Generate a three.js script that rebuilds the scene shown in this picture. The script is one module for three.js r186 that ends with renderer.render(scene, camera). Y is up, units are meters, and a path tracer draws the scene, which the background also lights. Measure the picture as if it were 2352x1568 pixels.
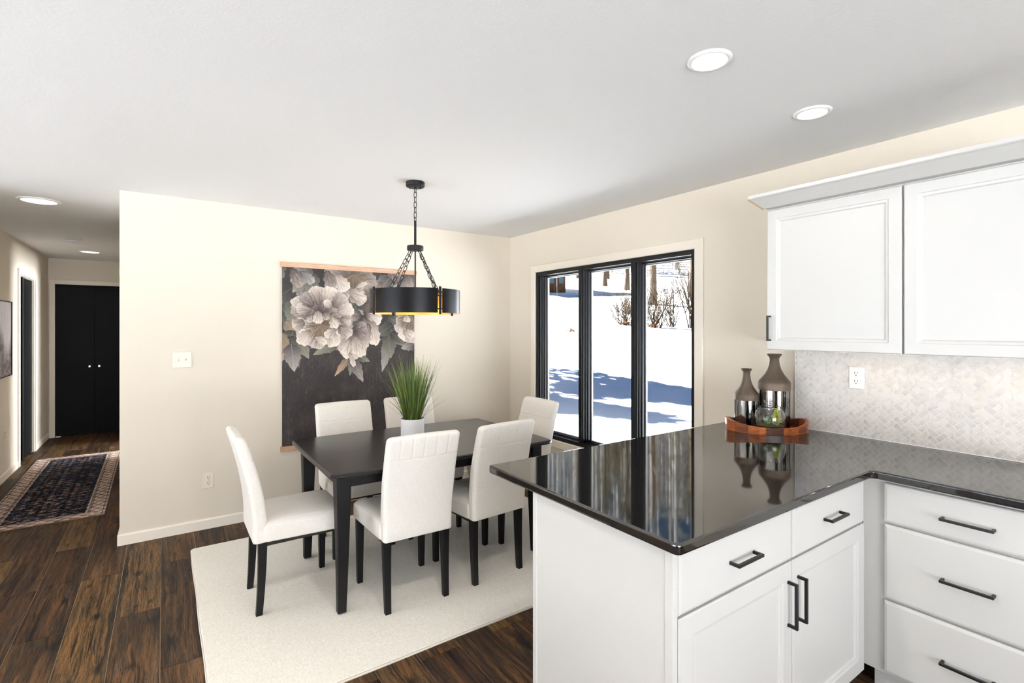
import * as THREE from 'three';
import { RoundedBoxGeometry } from 'three/addons/geometries/RoundedBoxGeometry.js';
import { mergeGeometries } from 'three/addons/utils/BufferGeometryUtils.js';
import { RectAreaLightUniformsLib } from 'three/addons/lights/RectAreaLightUniformsLib.js';

// ------------------------------------------------------------------ camera, sky, sun, exposure
RectAreaLightUniformsLib.init();
const W = 2352, H = 1568, FOCAL = 1154.07, HORIZON = 752.45;
const EYE = new THREE.Vector3(-3.003, 1.495, 4.372), YAW = 0.606;
const scene = new THREE.Scene();
const camera = new THREE.PerspectiveCamera(THREE.MathUtils.radToDeg(2 * Math.atan(H / 2 / FOCAL)), W / H, 0.05, 400);
camera.position.copy(EYE);
camera.rotation.set(0, -YAW, 0);
camera.setViewOffset(W, H, 0, H / 2 - HORIZON, W, H);
const renderer = new THREE.WebGLRenderer({ antialias: true });
renderer.toneMapping = THREE.LinearToneMapping;
renderer.toneMappingExposure = 1.34;
renderer.shadowMap.enabled = true;
{ // clear winter sky: pale towards the horizon, deeper blue overhead
  const w = 64, h = 128, d = new Float32Array(w * h * 4);
  for (let y = 0; y < h; y++) for (let x = 0; x < w; x++) { const e = Math.max(0, ((y + 0.5) / h - 0.5) * Math.PI), t = Math.pow(Math.sin(e), 0.75), o = (y * w + x) * 4; d[o] = 0.04 * (1 - t) + 0.0005 * t; d[o + 1] = 0.14 * (1 - t) + 0.045 * t; d[o + 2] = 0.27 * (1 - t) + 0.18 * t; d[o + 3] = 1; }
  const sky = new THREE.DataTexture(d, w, h, THREE.RGBAFormat, THREE.FloatType); sky.mapping = THREE.EquirectangularReflectionMapping; sky.magFilter = THREE.LinearFilter; sky.needsUpdate = true;
  scene.background = sky; scene.backgroundIntensity = 1;
}

const sun = new THREE.DirectionalLight(new THREE.Color().setRGB(1, 0.995, 0.985), 110);
sun.name = 'sun';
sun.position.set(-0.35 * 40, 0.62 * 40, -0.94 * 40);
sun.target.position.set(8, 0, -6);
sun.position.add(sun.target.position);
sun.castShadow = true;
sun.shadow.mapSize.set(4096, 4096);
Object.assign(sun.shadow.camera, { left: -40, right: 40, top: 40, bottom: -40, near: 1, far: 140 });
scene.add(sun, sun.target);

// Daylight through the three windows that stand behind the camera and in the side room: radiance of each opening
const DAY = { rear: 7.8, left: 2.4, side: 75.0 };
const DAYCOL = new THREE.Color().setRGB(0.935, 0.985, 1.05);
const LAMPCOL = new THREE.Color().setRGB(1.0, 0.93, 0.82);

// ------------------------------------------------------------------ helpers
let seed = 7;
const rnd = () => { seed = (seed + 0x6d2b79f5) | 0; let t = Math.imul(seed ^ (seed >>> 15), 1 | seed); t = (t + Math.imul(t ^ (t >>> 7), 61 | t)) ^ t; return ((t ^ (t >>> 14)) >>> 0) / 4294967296; };
const rr = (a, b) => a + (b - a) * rnd();
const clamp = (x, a, b) => Math.min(b, Math.max(a, x)), mix = (a, b, t) => a + (b - a) * t, sstep = (a, b, x) => { const t = clamp((x - a) / (b - a), 0, 1); return t * t * (3 - 2 * t); };
const hash = (x, y) => { let h = Math.imul(x | 0, 374761393) + Math.imul(y | 0, 668265263); h = Math.imul(h ^ (h >>> 13), 1274126177); return ((h ^ (h >>> 16)) >>> 0) / 4294967296; };
function vnoise(x, y, px = 0, py = 0) {
  const ix = Math.floor(x), iy = Math.floor(y), fx = x - ix, fy = y - iy, s = fx * fx * (3 - 2 * fx), t = fy * fy * (3 - 2 * fy);
  const w = (a, p) => (p ? ((a % p) + p) % p : a), x0 = w(ix, px), x1 = w(ix + 1, px), y0 = w(iy, py), y1 = w(iy + 1, py);
  return mix(mix(hash(x0, y0), hash(x1, y0), s), mix(hash(x0, y1), hash(x1, y1), s), t);
}
const fbm = (x, y, n = 4, px = 0, py = 0) => { let s = 0, a = 0.5, k = 1; for (let i = 0; i < n; i++, a *= 0.5, k *= 2) s += a * vnoise(x * k + i * 17 * (px ? 0 : 1), y * k, px * k, py * k); return s / (1 - Math.pow(0.5, n)); };

function dataTex(w, h, f, { srgb = true, repeat } = {}) {
  const d = new Uint8Array(w * h * 4);
  for (let y = 0; y < h; y++) for (let x = 0; x < w; x++) {
    const c = f(x, y), o = (y * w + x) * 4;
    if (typeof c === 'number') d[o] = d[o + 1] = d[o + 2] = clamp(c, 0, 1) * 255; else { d[o] = clamp(c[0], 0, 255); d[o + 1] = clamp(c[1], 0, 255); d[o + 2] = clamp(c[2], 0, 255); }
    d[o + 3] = 255;
  }
  const t = new THREE.DataTexture(d, w, h);
  t.wrapS = t.wrapT = THREE.RepeatWrapping; t.magFilter = THREE.LinearFilter; t.minFilter = THREE.LinearMipmapLinearFilter; t.generateMipmaps = true;
  if (srgb) t.colorSpace = THREE.SRGBColorSpace;
  if (repeat) t.repeat.set(...repeat);
  t.needsUpdate = true;
  return t;
}
const mat = (o) => new THREE.MeshPhysicalMaterial(o);
const lin = (r, g, b) => new THREE.Color().setRGB(r, g, b);

// geometry helpers: everything ends up non-indexed with position, normal and uv
function fin(g) {
  g = g.index ? g.toNonIndexed() : g;
  if (!g.attributes.normal) g.computeVertexNormals();
  if (!g.attributes.uv) g.setAttribute('uv', new THREE.Float32BufferAttribute(new Float32Array(g.attributes.position.count * 2), 2));
  for (const k of Object.keys(g.attributes)) if (!['position', 'normal', 'uv'].includes(k)) g.deleteAttribute(k);
  return g;
}
const merge = (list) => (list.length === 1 ? fin(list[0]) : mergeGeometries(list.map(fin)));
function boxUV(g) { // uv in metres by the way a face points
  g = fin(g);
  const p = g.attributes.position, n = g.attributes.normal, uv = g.attributes.uv;
  for (let i = 0; i < p.count; i++) {
    const ax = Math.abs(n.getX(i)), ay = Math.abs(n.getY(i)), az = Math.abs(n.getZ(i));
    if (ay >= ax && ay >= az) uv.setXY(i, p.getX(i), p.getZ(i)); else if (ax >= az) uv.setXY(i, p.getZ(i), p.getY(i)); else uv.setXY(i, p.getX(i), p.getY(i));
  }
  return g;
}
const bx = (x0, x1, y0, y1, z0, z1) => boxUV(new THREE.BoxGeometry(x1 - x0, y1 - y0, z1 - z0).translate((x0 + x1) / 2, (y0 + y1) / 2, (z0 + z1) / 2));
const rb = (x0, x1, y0, y1, z0, z1, r = 0.003, s = 2) => fin(new RoundedBoxGeometry(x1 - x0, y1 - y0, z1 - z0, s, Math.min(r, (x1 - x0) / 2.01, (y1 - y0) / 2.01, (z1 - z0) / 2.01)).translate((x0 + x1) / 2, (y0 + y1) / 2, (z0 + z1) / 2));
const cyl = (r0, r1, h, x, y, z, n = 24) => fin(new THREE.CylinderGeometry(r1, r0, h, n).translate(x, y + h / 2, z));
const lathe = (pts, n = 48) => fin(new THREE.LatheGeometry(pts.map(([r, y]) => new THREE.Vector2(r, y)), n));
const tube = (pts, r, seg = 24, n = 8, closed = false) => fin(new THREE.TubeGeometry(new THREE.CatmullRomCurve3(pts.map((p) => new THREE.Vector3(...p)), closed), seg, r, n, closed));
function fromTris(v, uvs) {
  const g = new THREE.BufferGeometry();
  g.setAttribute('position', new THREE.Float32BufferAttribute(v, 3));
  if (uvs) g.setAttribute('uv', new THREE.Float32BufferAttribute(uvs, 2));
  g.computeVertexNormals();
  return fin(g);
}
// picture-frame solid: profile of [inset, w] carried round a rectangle in the uv plane, mitred; fill closes the middle
function ring(profile, U0, U1, V0, V1, fill = false) {
  const v = [], uv = [], quad = (a, b, c, d) => { for (const p of [a, b, c, a, c, d]) { v.push(...p); uv.push(p[0], p[1]); } };
  const C = ([i, w]) => [[U0 + i, V0 + i, w], [U1 - i, V0 + i, w], [U1 - i, V1 - i, w], [U0 + i, V1 - i, w]];
  for (let k = 0; k + 1 < profile.length; k++) { const a = C(profile[k]), b = C(profile[k + 1]); for (let e = 0; e < 4; e++) { const f = (e + 1) % 4; quad(a[e], a[f], b[f], b[e]); } }
  if (fill) { const c = C(profile[profile.length - 1]); quad(c[0], c[1], c[2], c[3]); }
  return fromTris(v, uv);
}
// loft of closed rings (arrays of [x,y,z]), smooth, capped
function loft(rings, capA = true, capB = true) {
  const n = rings[0].length, pos = [], idx = [], uv = [];
  rings.forEach((r, k) => r.forEach((p, i) => { pos.push(...p); uv.push(i / n, k / rings.length); }));
  for (let k = 0; k + 1 < rings.length; k++) for (let i = 0; i < n; i++) { const j = (i + 1) % n, a = k * n + i, b = k * n + j, c = (k + 1) * n + j, d = (k + 1) * n + i; idx.push(a, b, c, a, c, d); }
  const cap = (r, flip) => { const m = r.reduce((s, p) => [s[0] + p[0] / n, s[1] + p[1] / n, s[2] + p[2] / n], [0, 0, 0]), o = pos.length / 3; pos.push(...m); uv.push(0, 0); r.forEach((p) => { pos.push(...p); uv.push(0, 0); }); for (let i = 0; i < n; i++) { const a = o + 1 + i, b = o + 1 + ((i + 1) % n); flip ? idx.push(o, b, a) : idx.push(o, a, b); } };
  if (capA) cap(rings[0], true);
  if (capB) cap(rings[rings.length - 1], false);
  const g = new THREE.BufferGeometry();
  g.setAttribute('position', new THREE.Float32BufferAttribute(pos, 3)); g.setAttribute('uv', new THREE.Float32BufferAttribute(uv, 2)); g.setIndex(idx); g.computeVertexNormals();
  return fin(g);
}
// rounded rectangle in the xz plane (counter-clockwise seen from +y is handled by loft order)
function rrect(w, d, r, n = 6, mid = 1) {
  const pts = [], hw = w / 2, hd = d / 2; r = Math.min(r, hw * 0.999, hd * 0.999);
  const cs = [[hw - r, hd - r, 0], [-hw + r, hd - r, 1], [-hw + r, -hd + r, 2], [hw - r, -hd + r, 3]];
  cs.forEach(([cx, cz, q], k) => {
    for (let i = 0; i <= n; i++) { const a = (q + i / n) * Math.PI / 2; pts.push([cx + r * Math.cos(a), cz + r * Math.sin(a)]); }
    const [nx, nz, nq] = cs[(k + 1) % 4], a = pts[pts.length - 1], b = [nx + r * Math.cos(nq * Math.PI / 2), nz + r * Math.sin(nq * Math.PI / 2)];
    for (let i = 1; i < mid; i++) pts.push([mix(a[0], b[0], i / mid), mix(a[1], b[1], i / mid)]);
  });
  return pts.reverse();
}

const used = new Map();
const numbered = (n) => { const k = used.get(n) ?? 0; used.set(n, k + 1); return k ? n + '_' + String(k).padStart(3, '0') : n; };
function thing(name, label, category, pos = [0, 0, 0], turn = 0, group) {
  const o = new THREE.Group(); o.name = numbered(name); o.position.set(...pos); o.rotation.y = turn; o.userData = { label, category };
  if (group) o.userData.group = group;
  scene.add(o); return o;
}
function part(name, geos, m, parent, label, kind) {
  const o = new THREE.Mesh(Array.isArray(geos) ? merge(geos) : geos, m); o.name = name;
  if (label) o.userData.label = label;
  if (kind) o.userData.kind = kind;
  parent.add(o); return o;
}
function solo(name, geos, m, label, category, group) { const o = part(numbered(name), geos, m, scene); o.userData = { label, category }; if (group) o.userData.group = group; return o; }
function struct(name, geos, m, label, category) { const o = part(name, geos, m, scene); o.userData = { kind: 'structure', label, category }; return o; }
function structGroup(name, label, category, pos = [0, 0, 0], turn = 0) { const o = new THREE.Group(); o.name = name; o.position.set(...pos); o.rotation.y = turn; o.userData = { kind: 'structure', label, category }; scene.add(o); return o; }
function dup(src, pos, turn, label, group) { const o = src.clone(); o.name = numbered(src.name.replace(/_\d{3}$/, '')); o.position.set(...pos); o.rotation.y = turn; o.userData = { ...src.userData, label, group: group ?? src.userData.group }; scene.add(o); return o; }
function area(parent, w, h, x, y, z, dir, color, radiance) { // rectangular light facing dir, in parent space
  const l = new THREE.RectAreaLight(color, radiance, w, h); l.position.set(x, y, z); l.name = 'daylight';
  l.rotation.set(...dir); parent.add(l); return l;
}
// project a world point to photograph pixels (only used to decide which pieces are worth their own mesh)
function toPixel(x, y, z) {
  const dx = x - EYE.x, dz = z - EYE.z, q = dx * Math.sin(YAW) - dz * Math.cos(YAW), r = dx * Math.cos(YAW) + dz * Math.sin(YAW);
  return q < 0.05 ? null : [W / 2 + FOCAL * r / q, HORIZON - FOCAL * (y - EYE.y) / q];
}

// ------------------------------------------------------------------ shared materials
const peel = dataTex(512, 512, (x, y) => 0.5 + 0.5 * (fbm(x / 8, y / 8, 3, 64, 64) - 0.5), { srgb: false });
peel.repeat.set(2.2, 2.2);
const M = {
  wall: mat({ name: 'cream_wall_paint', color: lin(0.66, 0.59, 0.49), roughness: 0.72, bumpMap: peel, bumpScale: 0.0007, specularIntensity: 0.5 }),
  ceiling: mat({ name: 'white_ceiling_paint', color: lin(0.815, 0.81, 0.80), roughness: 0.9, bumpMap: peel, bumpScale: 0.0008, specularIntensity: 0.3 }),
  trim: mat({ name: 'cream_trim_paint', color: lin(0.76, 0.69, 0.585), roughness: 0.45 }),
  cabinet: mat({ name: 'white_cabinet_paint', color: lin(0.615, 0.602, 0.575), roughness: 0.36 }),
  blackFrame: mat({ name: 'black_window_paint', color: lin(0.006, 0.006, 0.0065), roughness: 0.4, specularIntensity: 0.4 }),
  bead: mat({ name: 'pale_glazing_bead', color: lin(0.40, 0.38, 0.35), roughness: 0.5 }),
  glass: mat({ name: 'window_glass', color: 0xffffff, transmission: 1, thickness: 0, roughness: 0, ior: 1.45, specularIntensity: 0.6 }),
  handle: mat({ name: 'black_handle_metal', color: lin(0.014, 0.014, 0.015), roughness: 0.38, metalness: 0.3 }),
  blackMetal: mat({ name: 'satin_black_metal', color: lin(0.008, 0.008, 0.009), roughness: 0.42, specularIntensity: 0.4 }),
  blackWood: mat({ name: 'black_stained_wood', color: lin(0.007, 0.0065, 0.0065), roughness: 0.45, specularIntensity: 0.45 }),
  lens: mat({ name: 'lamp_lens_glow', color: 0xffffff, emissive: lin(1, 0.96, 0.88), emissiveIntensity: 3, roughness: 0.6 }),
  lampTrim: mat({ name: 'white_lamp_trim', color: lin(0.85, 0.84, 0.82), roughness: 0.5 }),
  plate: mat({ name: 'ivory_plastic', color: lin(0.69, 0.63, 0.505), roughness: 0.35 }),
  whitePlate: mat({ name: 'white_plastic', color: lin(0.85, 0.84, 0.82), roughness: 0.35 }),
  slot: mat({ name: 'dark_slot', color: lin(0.02, 0.015, 0.01), roughness: 0.8 }),
  chrome: mat({ name: 'polished_metal', color: lin(0.7, 0.69, 0.66), roughness: 0.22, metalness: 1 }),
};

// ------------------------------------------------------------------ room shell
const CEIL = 2.44, XW = 0, HALLX = -4.29, HALLZ = -4.8, BACKX = -3.253, LEFTX = -7.2, REARZ = 7.6;
const WIN = { z0: 0.451, z1: 2.251, y0: 0.45, y1: 2.036 };
// a wall in the plane x = a..b with rectangular holes [z0,z1,y0,y1]
function wallX(a, b, z0, z1, holes) {
  const out = []; let z = z0;
  for (const [h0, h1, y0, y1] of [...holes].sort((p, q) => p[0] - q[0])) { if (h0 > z) out.push(bx(a, b, 0, CEIL, z, h0)); if (y0 > 0) out.push(bx(a, b, 0, y0, h0, h1)); out.push(bx(a, b, y1, CEIL, h0, h1)); z = h1; }
  if (z1 > z) out.push(bx(a, b, 0, CEIL, z, z1)); return out;
}
function wallZ(a, b, x0, x1, holes) {
  const out = []; let x = x0;
  for (const [h0, h1, y0, y1] of [...holes].sort((p, q) => p[0] - q[0])) { if (h0 > x) out.push(bx(x, h0, 0, CEIL, a, b)); if (y0 > 0) out.push(bx(h0, h1, 0, y0, a, b)); out.push(bx(h0, h1, y1, CEIL, a, b)); x = h1; }
  if (x1 > x) out.push(bx(x, x1, 0, CEIL, a, b)); return out;
}
const SIDEWIN = [-4.1, -2.7, 0.8, 2.0], REARWIN = [-4.6, -1.5, 0.1, 2.08], LEFTWIN = [0.3, 4.4, 0.1, 2.08];
const SIDEDOOR = [-3.95, -3.02, 0, 2.04], HALLDOOR = [-3.905, -3.11, 0, 2.078];
struct('wall_right', wallX(XW, 0.122, HALLZ - 0.12, REARZ + 0.15, [[WIN.z0, WIN.z1, WIN.y0, WIN.y1], SIDEWIN]), M.wall, 'cream painted window wall behind the kitchen counter', 'wall');
struct('wall_back', [bx(BACKX, XW, 0, CEIL, -0.12, 0)], M.wall, 'cream painted dining wall with the floral hanging', 'wall');
struct('wall_hall_right', wallX(BACKX, BACKX + 0.12, HALLZ, -0.12, [SIDEDOOR]), M.wall, 'cream wall on the right side of the hallway', 'wall');
struct('wall_hall_left', wallX(HALLX - 0.12, HALLX, HALLZ, -0.2, [HALLDOOR]), M.wall, 'cream wall on the left side of the hallway', 'wall');
struct('wall_hall_end', [...wallZ(HALLZ - 0.12, HALLZ, HALLX - 0.12, BACKX + 0.12, [[-4.222, -3.39, 0, 2.09]]), bx(BACKX + 0.12, XW, 0, CEIL, HALLZ - 0.12, HALLZ)], M.wall, 'cream wall at the end of the hallway', 'wall');
struct('wall_left', [...wallX(LEFTX - 0.15, LEFTX, -0.2, REARZ + 0.15, [LEFTWIN]), bx(LEFTX, HALLX - 0.12, 0, CEIL, -0.32, -0.2)], M.wall, 'cream wall of the living room side', 'wall');
struct('wall_rear', wallZ(REARZ, REARZ + 0.15, LEFTX, XW, [REARWIN]), M.wall, 'cream wall behind the kitchen', 'wall');
struct('ceiling', [boxUV(new THREE.BoxGeometry(-LEFTX + 0.32, 0.16, REARZ - HALLZ + 0.6).translate((LEFTX + 0.02) / 2, CEIL + 0.08, (REARZ + HALLZ) / 2))], M.ceiling, 'smooth white painted ceiling', 'ceiling');

// floor: planks laid along z, 0.1928 wide and 1.2015 long, joints alternating by half a length
{
  const LANES = 5, LW = 240, TH = 1440, knots = [];
  for (let l = 0; l < LANES; l++) { const k = []; for (let i = 0; i < 3 + (l % 3); i++) k.push([rr(0.12, 0.88), rr(0.05, 0.95), rr(0.05, 0.12), rr(0.5, 1)]); knots.push(k); }
  const tone = [[1.0, 1.0], [0.86, 0.96], [1.12, 1.04], [0.94, 0.98], [1.04, 1.0]];
  const tex = dataTex(LANES * LW, TH, (x, y) => {
    const l = Math.floor(x / LW), u = (x % LW) / LW, v = y / TH, o = l * 31.7;
    let wu = u + 0.10 * (fbm(u * 2 + o, v * 5, 3) - 0.5), dark = 0, swirl = 0;
    for (const [ku, kv, kr, ks] of knots[l]) {
      const dx = (u - ku), dy = (v - kv) * 6.2 * 0.45, d = Math.hypot(dx, dy) / kr, f = Math.exp(-d * d * 1.6) * ks;
      wu += 0.16 * Math.exp(-d * d * 0.35) * Math.sign(dx || 1) * (1 - Math.exp(-Math.abs(dx) * 20)) * 0.6;
      dark += f * (0.55 + 0.9 * (fbm(u * 30 + o, v * 60, 2) - 0.25)); swirl += Math.exp(-d * d * 0.5);
    }
    const broad = fbm(wu * 3.1 + o, v * 2.2 + o, 3), band = fbm(wu * 13 + o, v * 3.2, 3), grain = fbm(wu * 60 + o, v * 14, 3), pore = fbm(u * 150 + o, v * 38 + o, 2), rings = 0.5 + 0.5 * Math.sin((wu * 34 + swirl * 3 + broad * 7));
    let t = 0.12 + 0.72 * (0.42 * broad + 0.30 * band + 0.28 * grain) * 1.35 - 0.14 + 0.08 * (rings - 0.5);
    t += (pore > 0.60 ? -0.15 : 0) - 0.62 * dark - 0.22 * sstep(0.64, 0.74, fbm(wu * 24 + o + 5, v * 5.5 + o, 3));
    t = clamp((t - 0.32) * 2.0 + 0.42, 0, 1);
    const a = [20, 15, 11], b = [52, 37, 24], c = [102, 70, 40], k = t < 0.5 ? t * 2 : t * 2 - 1, p = t < 0.5 ? a : b, q = t < 0.5 ? b : c, g = tone[l][0];
    const grey = 0.22 * sstep(0.5, 0.75, fbm(u * 4 + o * 2, v * 3 + 9, 3));
    const r0 = mix(p[0], q[0], k) * g, g0 = mix(p[1], q[1], k) * g * tone[l][1], b0 = mix(p[2], q[2], k) * g, m0 = (r0 + g0 + b0) / 3;
    return [mix(r0, m0, grey), mix(g0, m0, grey), mix(b0, m0, grey)];
  });
  const rough = dataTex(LANES * LW / 2, TH / 2, (x, y) => { const l = Math.floor(x / (LW / 2)), u = (x % (LW / 2)) / (LW / 2), v = y / (TH / 2); return 0.40 + 0.25 * fbm(u * 60 + l * 9, v * 18, 2); }, { srgb: false });
  const wood = mat({ name: 'brown_plank_wood', map: tex, roughnessMap: rough, roughness: 1, specularIntensity: 0.4, bumpMap: rough, bumpScale: 0.0006 });
  const PW = 0.1928, PL = 1.2015, hw = PW / 2 - 0.0011, hl = PL / 2 - 0.0011, c = 0.0014;
  const plankGeo = (lane, fu, fv) => {
    const v = [], uv = [], U = (x) => (lane + 0.004 + 0.992 * ((fu ? -x : x) / PW + 0.5)) / LANES, V = (z) => ((fv ? -z : z) / PL + 0.5) * 0.998 + 0.001;
    const R = [[[-hw, -0.012, -hl], [hw, -0.012, -hl], [hw, -0.012, hl], [-hw, -0.012, hl]], [[-hw, -c, -hl], [hw, -c, -hl], [hw, -c, hl], [-hw, -c, hl]], [[-hw + c, 0, -hl + c], [hw - c, 0, -hl + c], [hw - c, 0, hl - c], [-hw + c, 0, hl - c]]];
    const quad = (a, b, d, e) => { for (const p of [a, b, d, a, d, e]) { v.push(...p); uv.push(U(p[0]), V(p[2])); } };
    for (let k = 0; k < 2; k++) for (let i = 0; i < 4; i++) { const j = (i + 1) % 4; quad(R[k][j], R[k][i], R[k + 1][i], R[k + 1][j]); }
    quad(R[2][3], R[2][2], R[2][1], R[2][0]);
    return fromTris(v, uv);
  };
  const variants = [];
  for (let l = 0; l < LANES; l++) for (const [a, b] of [[0, 0], [1, 0], [0, 1], [1, 1]]) variants.push(plankGeo(l, a, b));
  const floor = structGroup('floor', 'dark brown wide-plank wood floor with pale seams', 'floor');
  part('subfloor', [bx(LEFTX, XW, -0.06, -0.0032, HALLZ, REARZ)], mat({ name: 'pale_seam_filler', color: lin(0.34, 0.25, 0.165), roughness: 0.7 }), floor);
  const rest = []; let last = -1;
  for (let row = -8; row < 31; row++) {
    const xc = -1.475 - PW * (row + 0.5), off = row % 2 === 0 ? 1.087 : 0.485;
    if (xc < LEFTX || xc + PW / 2 > XW + 0.06) continue;
    for (let k = -5; k < 6; k++) {
      const zc = off + PL * (k + 0.5);
      if (zc - PL / 2 < HALLZ - 0.12 - PL * 0.6 || zc + PL / 2 > REARZ + 0.1) continue;
      let pick; do pick = Math.floor(rnd() * variants.length); while (Math.floor(pick / 4) === last); last = Math.floor(pick / 4);
      let seen = false;
      for (const du of [-0.5, 0, 0.5]) for (const dv of [-0.5, -0.25, 0, 0.25, 0.5]) { const X = xc + du * PW, Z = zc + dv * PL, q = toPixel(X, 0, Z); if (q && q[0] > -5 && q[0] < W + 5 && q[1] < H + 5 && !(X > -3.2 && Z < -0.02) && !(X > -1.3 && Z > 2) && X > HALLX - 0.1) seen = true; }
      if (seen) { const o = part('plank', variants[pick], wood, floor); o.position.set(xc, 0, zc); } else if (zc - PL / 2 > HALLZ - 0.1 || xc > HALLX) rest.push(variants[pick].clone().translate(xc, 0, zc));
    }
  }
  part('far_planks', mergeGeometries(rest), wood, floor, undefined, 'stuff');
}

// baseboards
const bbProfile = (h = 0.075, d = 0.012) => { const s = new THREE.Shape(); s.moveTo(0, 0); s.lineTo(d, 0); s.lineTo(d, h - 0.012); s.quadraticCurveTo(d, h - 0.003, d * 0.35, h); s.lineTo(0, h); s.closePath(); return s; };
{ // profile: out along +x, length along +z before turning
  const gz = fin(new THREE.ExtrudeGeometry(bbProfile(), { depth: XW - BACKX + 0.012, bevelEnabled: false })).applyMatrix4(new THREE.Matrix4().makeBasis(new THREE.Vector3(0, 0, 1), new THREE.Vector3(0, 1, 0), new THREE.Vector3(-1, 0, 0)));
  struct('baseboard_back', [gz], M.trim, 'cream baseboard under the floral hanging', 'baseboard');
  const gx = (x, z0, z1, s) => { const g = fin(new THREE.ExtrudeGeometry(bbProfile(), { depth: z1 - z0, bevelEnabled: false })); if (s < 0) g.applyMatrix4(new THREE.Matrix4().makeBasis(new THREE.Vector3(-1, 0, 0), new THREE.Vector3(0, 1, 0), new THREE.Vector3(0, 0, -1))).translate(0, 0, z1 - z0); g.translate(x, 0, z0); return g; };
  struct('baseboard_right', [gx(XW, 0.012, 2.87, -1)], M.trim, 'cream baseboard below the window', 'baseboard');
  struct('baseboard_hall_left', [gx(HALLX, HALLZ, -3.975, 1), gx(HALLX, -3.04, -0.2, 1)], M.trim, 'cream baseboard along the hallway wall', 'baseboard');
  struct('baseboard_hall_right', [gx(BACKX, -2.95, 0, -1)], M.trim, 'cream baseboard round the wall end', 'baseboard');
}

// ------------------------------------------------------------------ the three-part dining window
{
  const w = structGroup('window_1', 'black three-casement window with cream trim beside the dining table', 'window', [0, 0, 0], -Math.PI / 2);
  // local: u = z, v = y, w = -x
  part('trim', [ring([[0, 0], [0, 0.012], [0.004, 0.016], [0.062, 0.016], [0.068, 0.012], [0.068, -0.005]], WIN.z0 - 0.068, WIN.z1 + 0.068, WIN.y0 - 0.068, WIN.y1 + 0.068)], M.trim, w, 'cream painted casing');
  part('outer_frame', [ring([[-0.004, -0.003], [0.034, -0.003], [0.034, -0.03], [0.036, -0.118], [0, -0.118]], WIN.z0, WIN.z1, WIN.y0, WIN.y1)], M.blackFrame, w);
  const units = [[WIN.z0 + 0.02, 1.083], [1.083, 1.688], [1.688, WIN.z1 - 0.005]];
  for (const z of [1.083, 1.688]) part('mullion', [rb(z - 0.021, z + 0.021, WIN.y0 + 0.01, WIN.y1 - 0.01, -0.114, -0.002, 0.004)], M.blackFrame, w);
  units.forEach(([a, b]) => {
    const y0 = WIN.y0 - 0.006, y1 = WIN.y1 + 0.002;
    const sash = part('sash', [ring([[0.014, -0.016], [0.030, -0.016], [0.030, -0.032], [0.0335, -0.036], [0.040, -0.036], [0.040, -0.052], [0.0435, -0.056], [0.051, -0.056], [0.051, -0.074], [0.056, -0.084], [0.056, -0.112], [0.04, -0.112]], a, b, y0, y1)], M.blackFrame, w);
    part('glazing_bead', [ring([[0.055, -0.086], [0.060, -0.086], [0.0605, -0.103]], a, b, y0, y1)], M.bead, sash);
    part('pane', [boxUV(new THREE.PlaneGeometry(b - a - 0.112, y1 - y0 - 0.112).translate((a + b) / 2, (y0 + y1) / 2, -0.1))], M.glass, sash);
  });
}
// windows that light the room from behind the camera, and the side room's window
function plainWindow(name, label, u0, u1, v0, v1, pos, turn, radiance, n) {
  const w = structGroup(name, label, 'window', pos, turn);
  part('trim', [ring([[0, 0], [0, 0.016], [0.068, 0.016], [0.068, -0.01]], u0 - 0.068, u1 + 0.068, v0 - 0.068, v1 + 0.068)], M.trim, w);
  for (let k = 0; k < n; k++) {
    const a = mix(u0, u1, k / n), b = mix(u0, u1, (k + 1) / n);
    const s = part('sash', [ring([[0, 0], [0.05, 0], [0.05, -0.08], [0, -0.08]], a, b, v0, v1)], M.blackFrame, w);
    part('pane', [boxUV(new THREE.PlaneGeometry(b - a - 0.1, v1 - v0 - 0.1).translate((a + b) / 2, (v0 + v1) / 2, -0.06))], M.glass, s);
    area(w, b - a - 0.12, v1 - v0 - 0.12, (a + b) / 2, (v0 + v1) / 2, -0.03, [0, Math.PI, 0], DAYCOL, radiance);
  }
  return w;
}
// RectAreaLight shines along its local -z, so a turn by pi makes it shine along the window's +w
plainWindow('window_2', 'wide patio window behind the kitchen', -(REARWIN[1] - 0), -REARWIN[0], REARWIN[2], REARWIN[3], [0, 0, REARZ], Math.PI, DAY.rear, 2);
plainWindow('window_3', 'wide living room window', -LEFTWIN[1], -LEFTWIN[0], LEFTWIN[2], LEFTWIN[3], [LEFTX, 0, 0], Math.PI / 2, DAY.left, 2);
plainWindow('window_4', 'window of the room beside the hallway', SIDEWIN[0], SIDEWIN[1], SIDEWIN[2], SIDEWIN[3], [0, 0, 0], -Math.PI / 2, DAY.side, 1);

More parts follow.
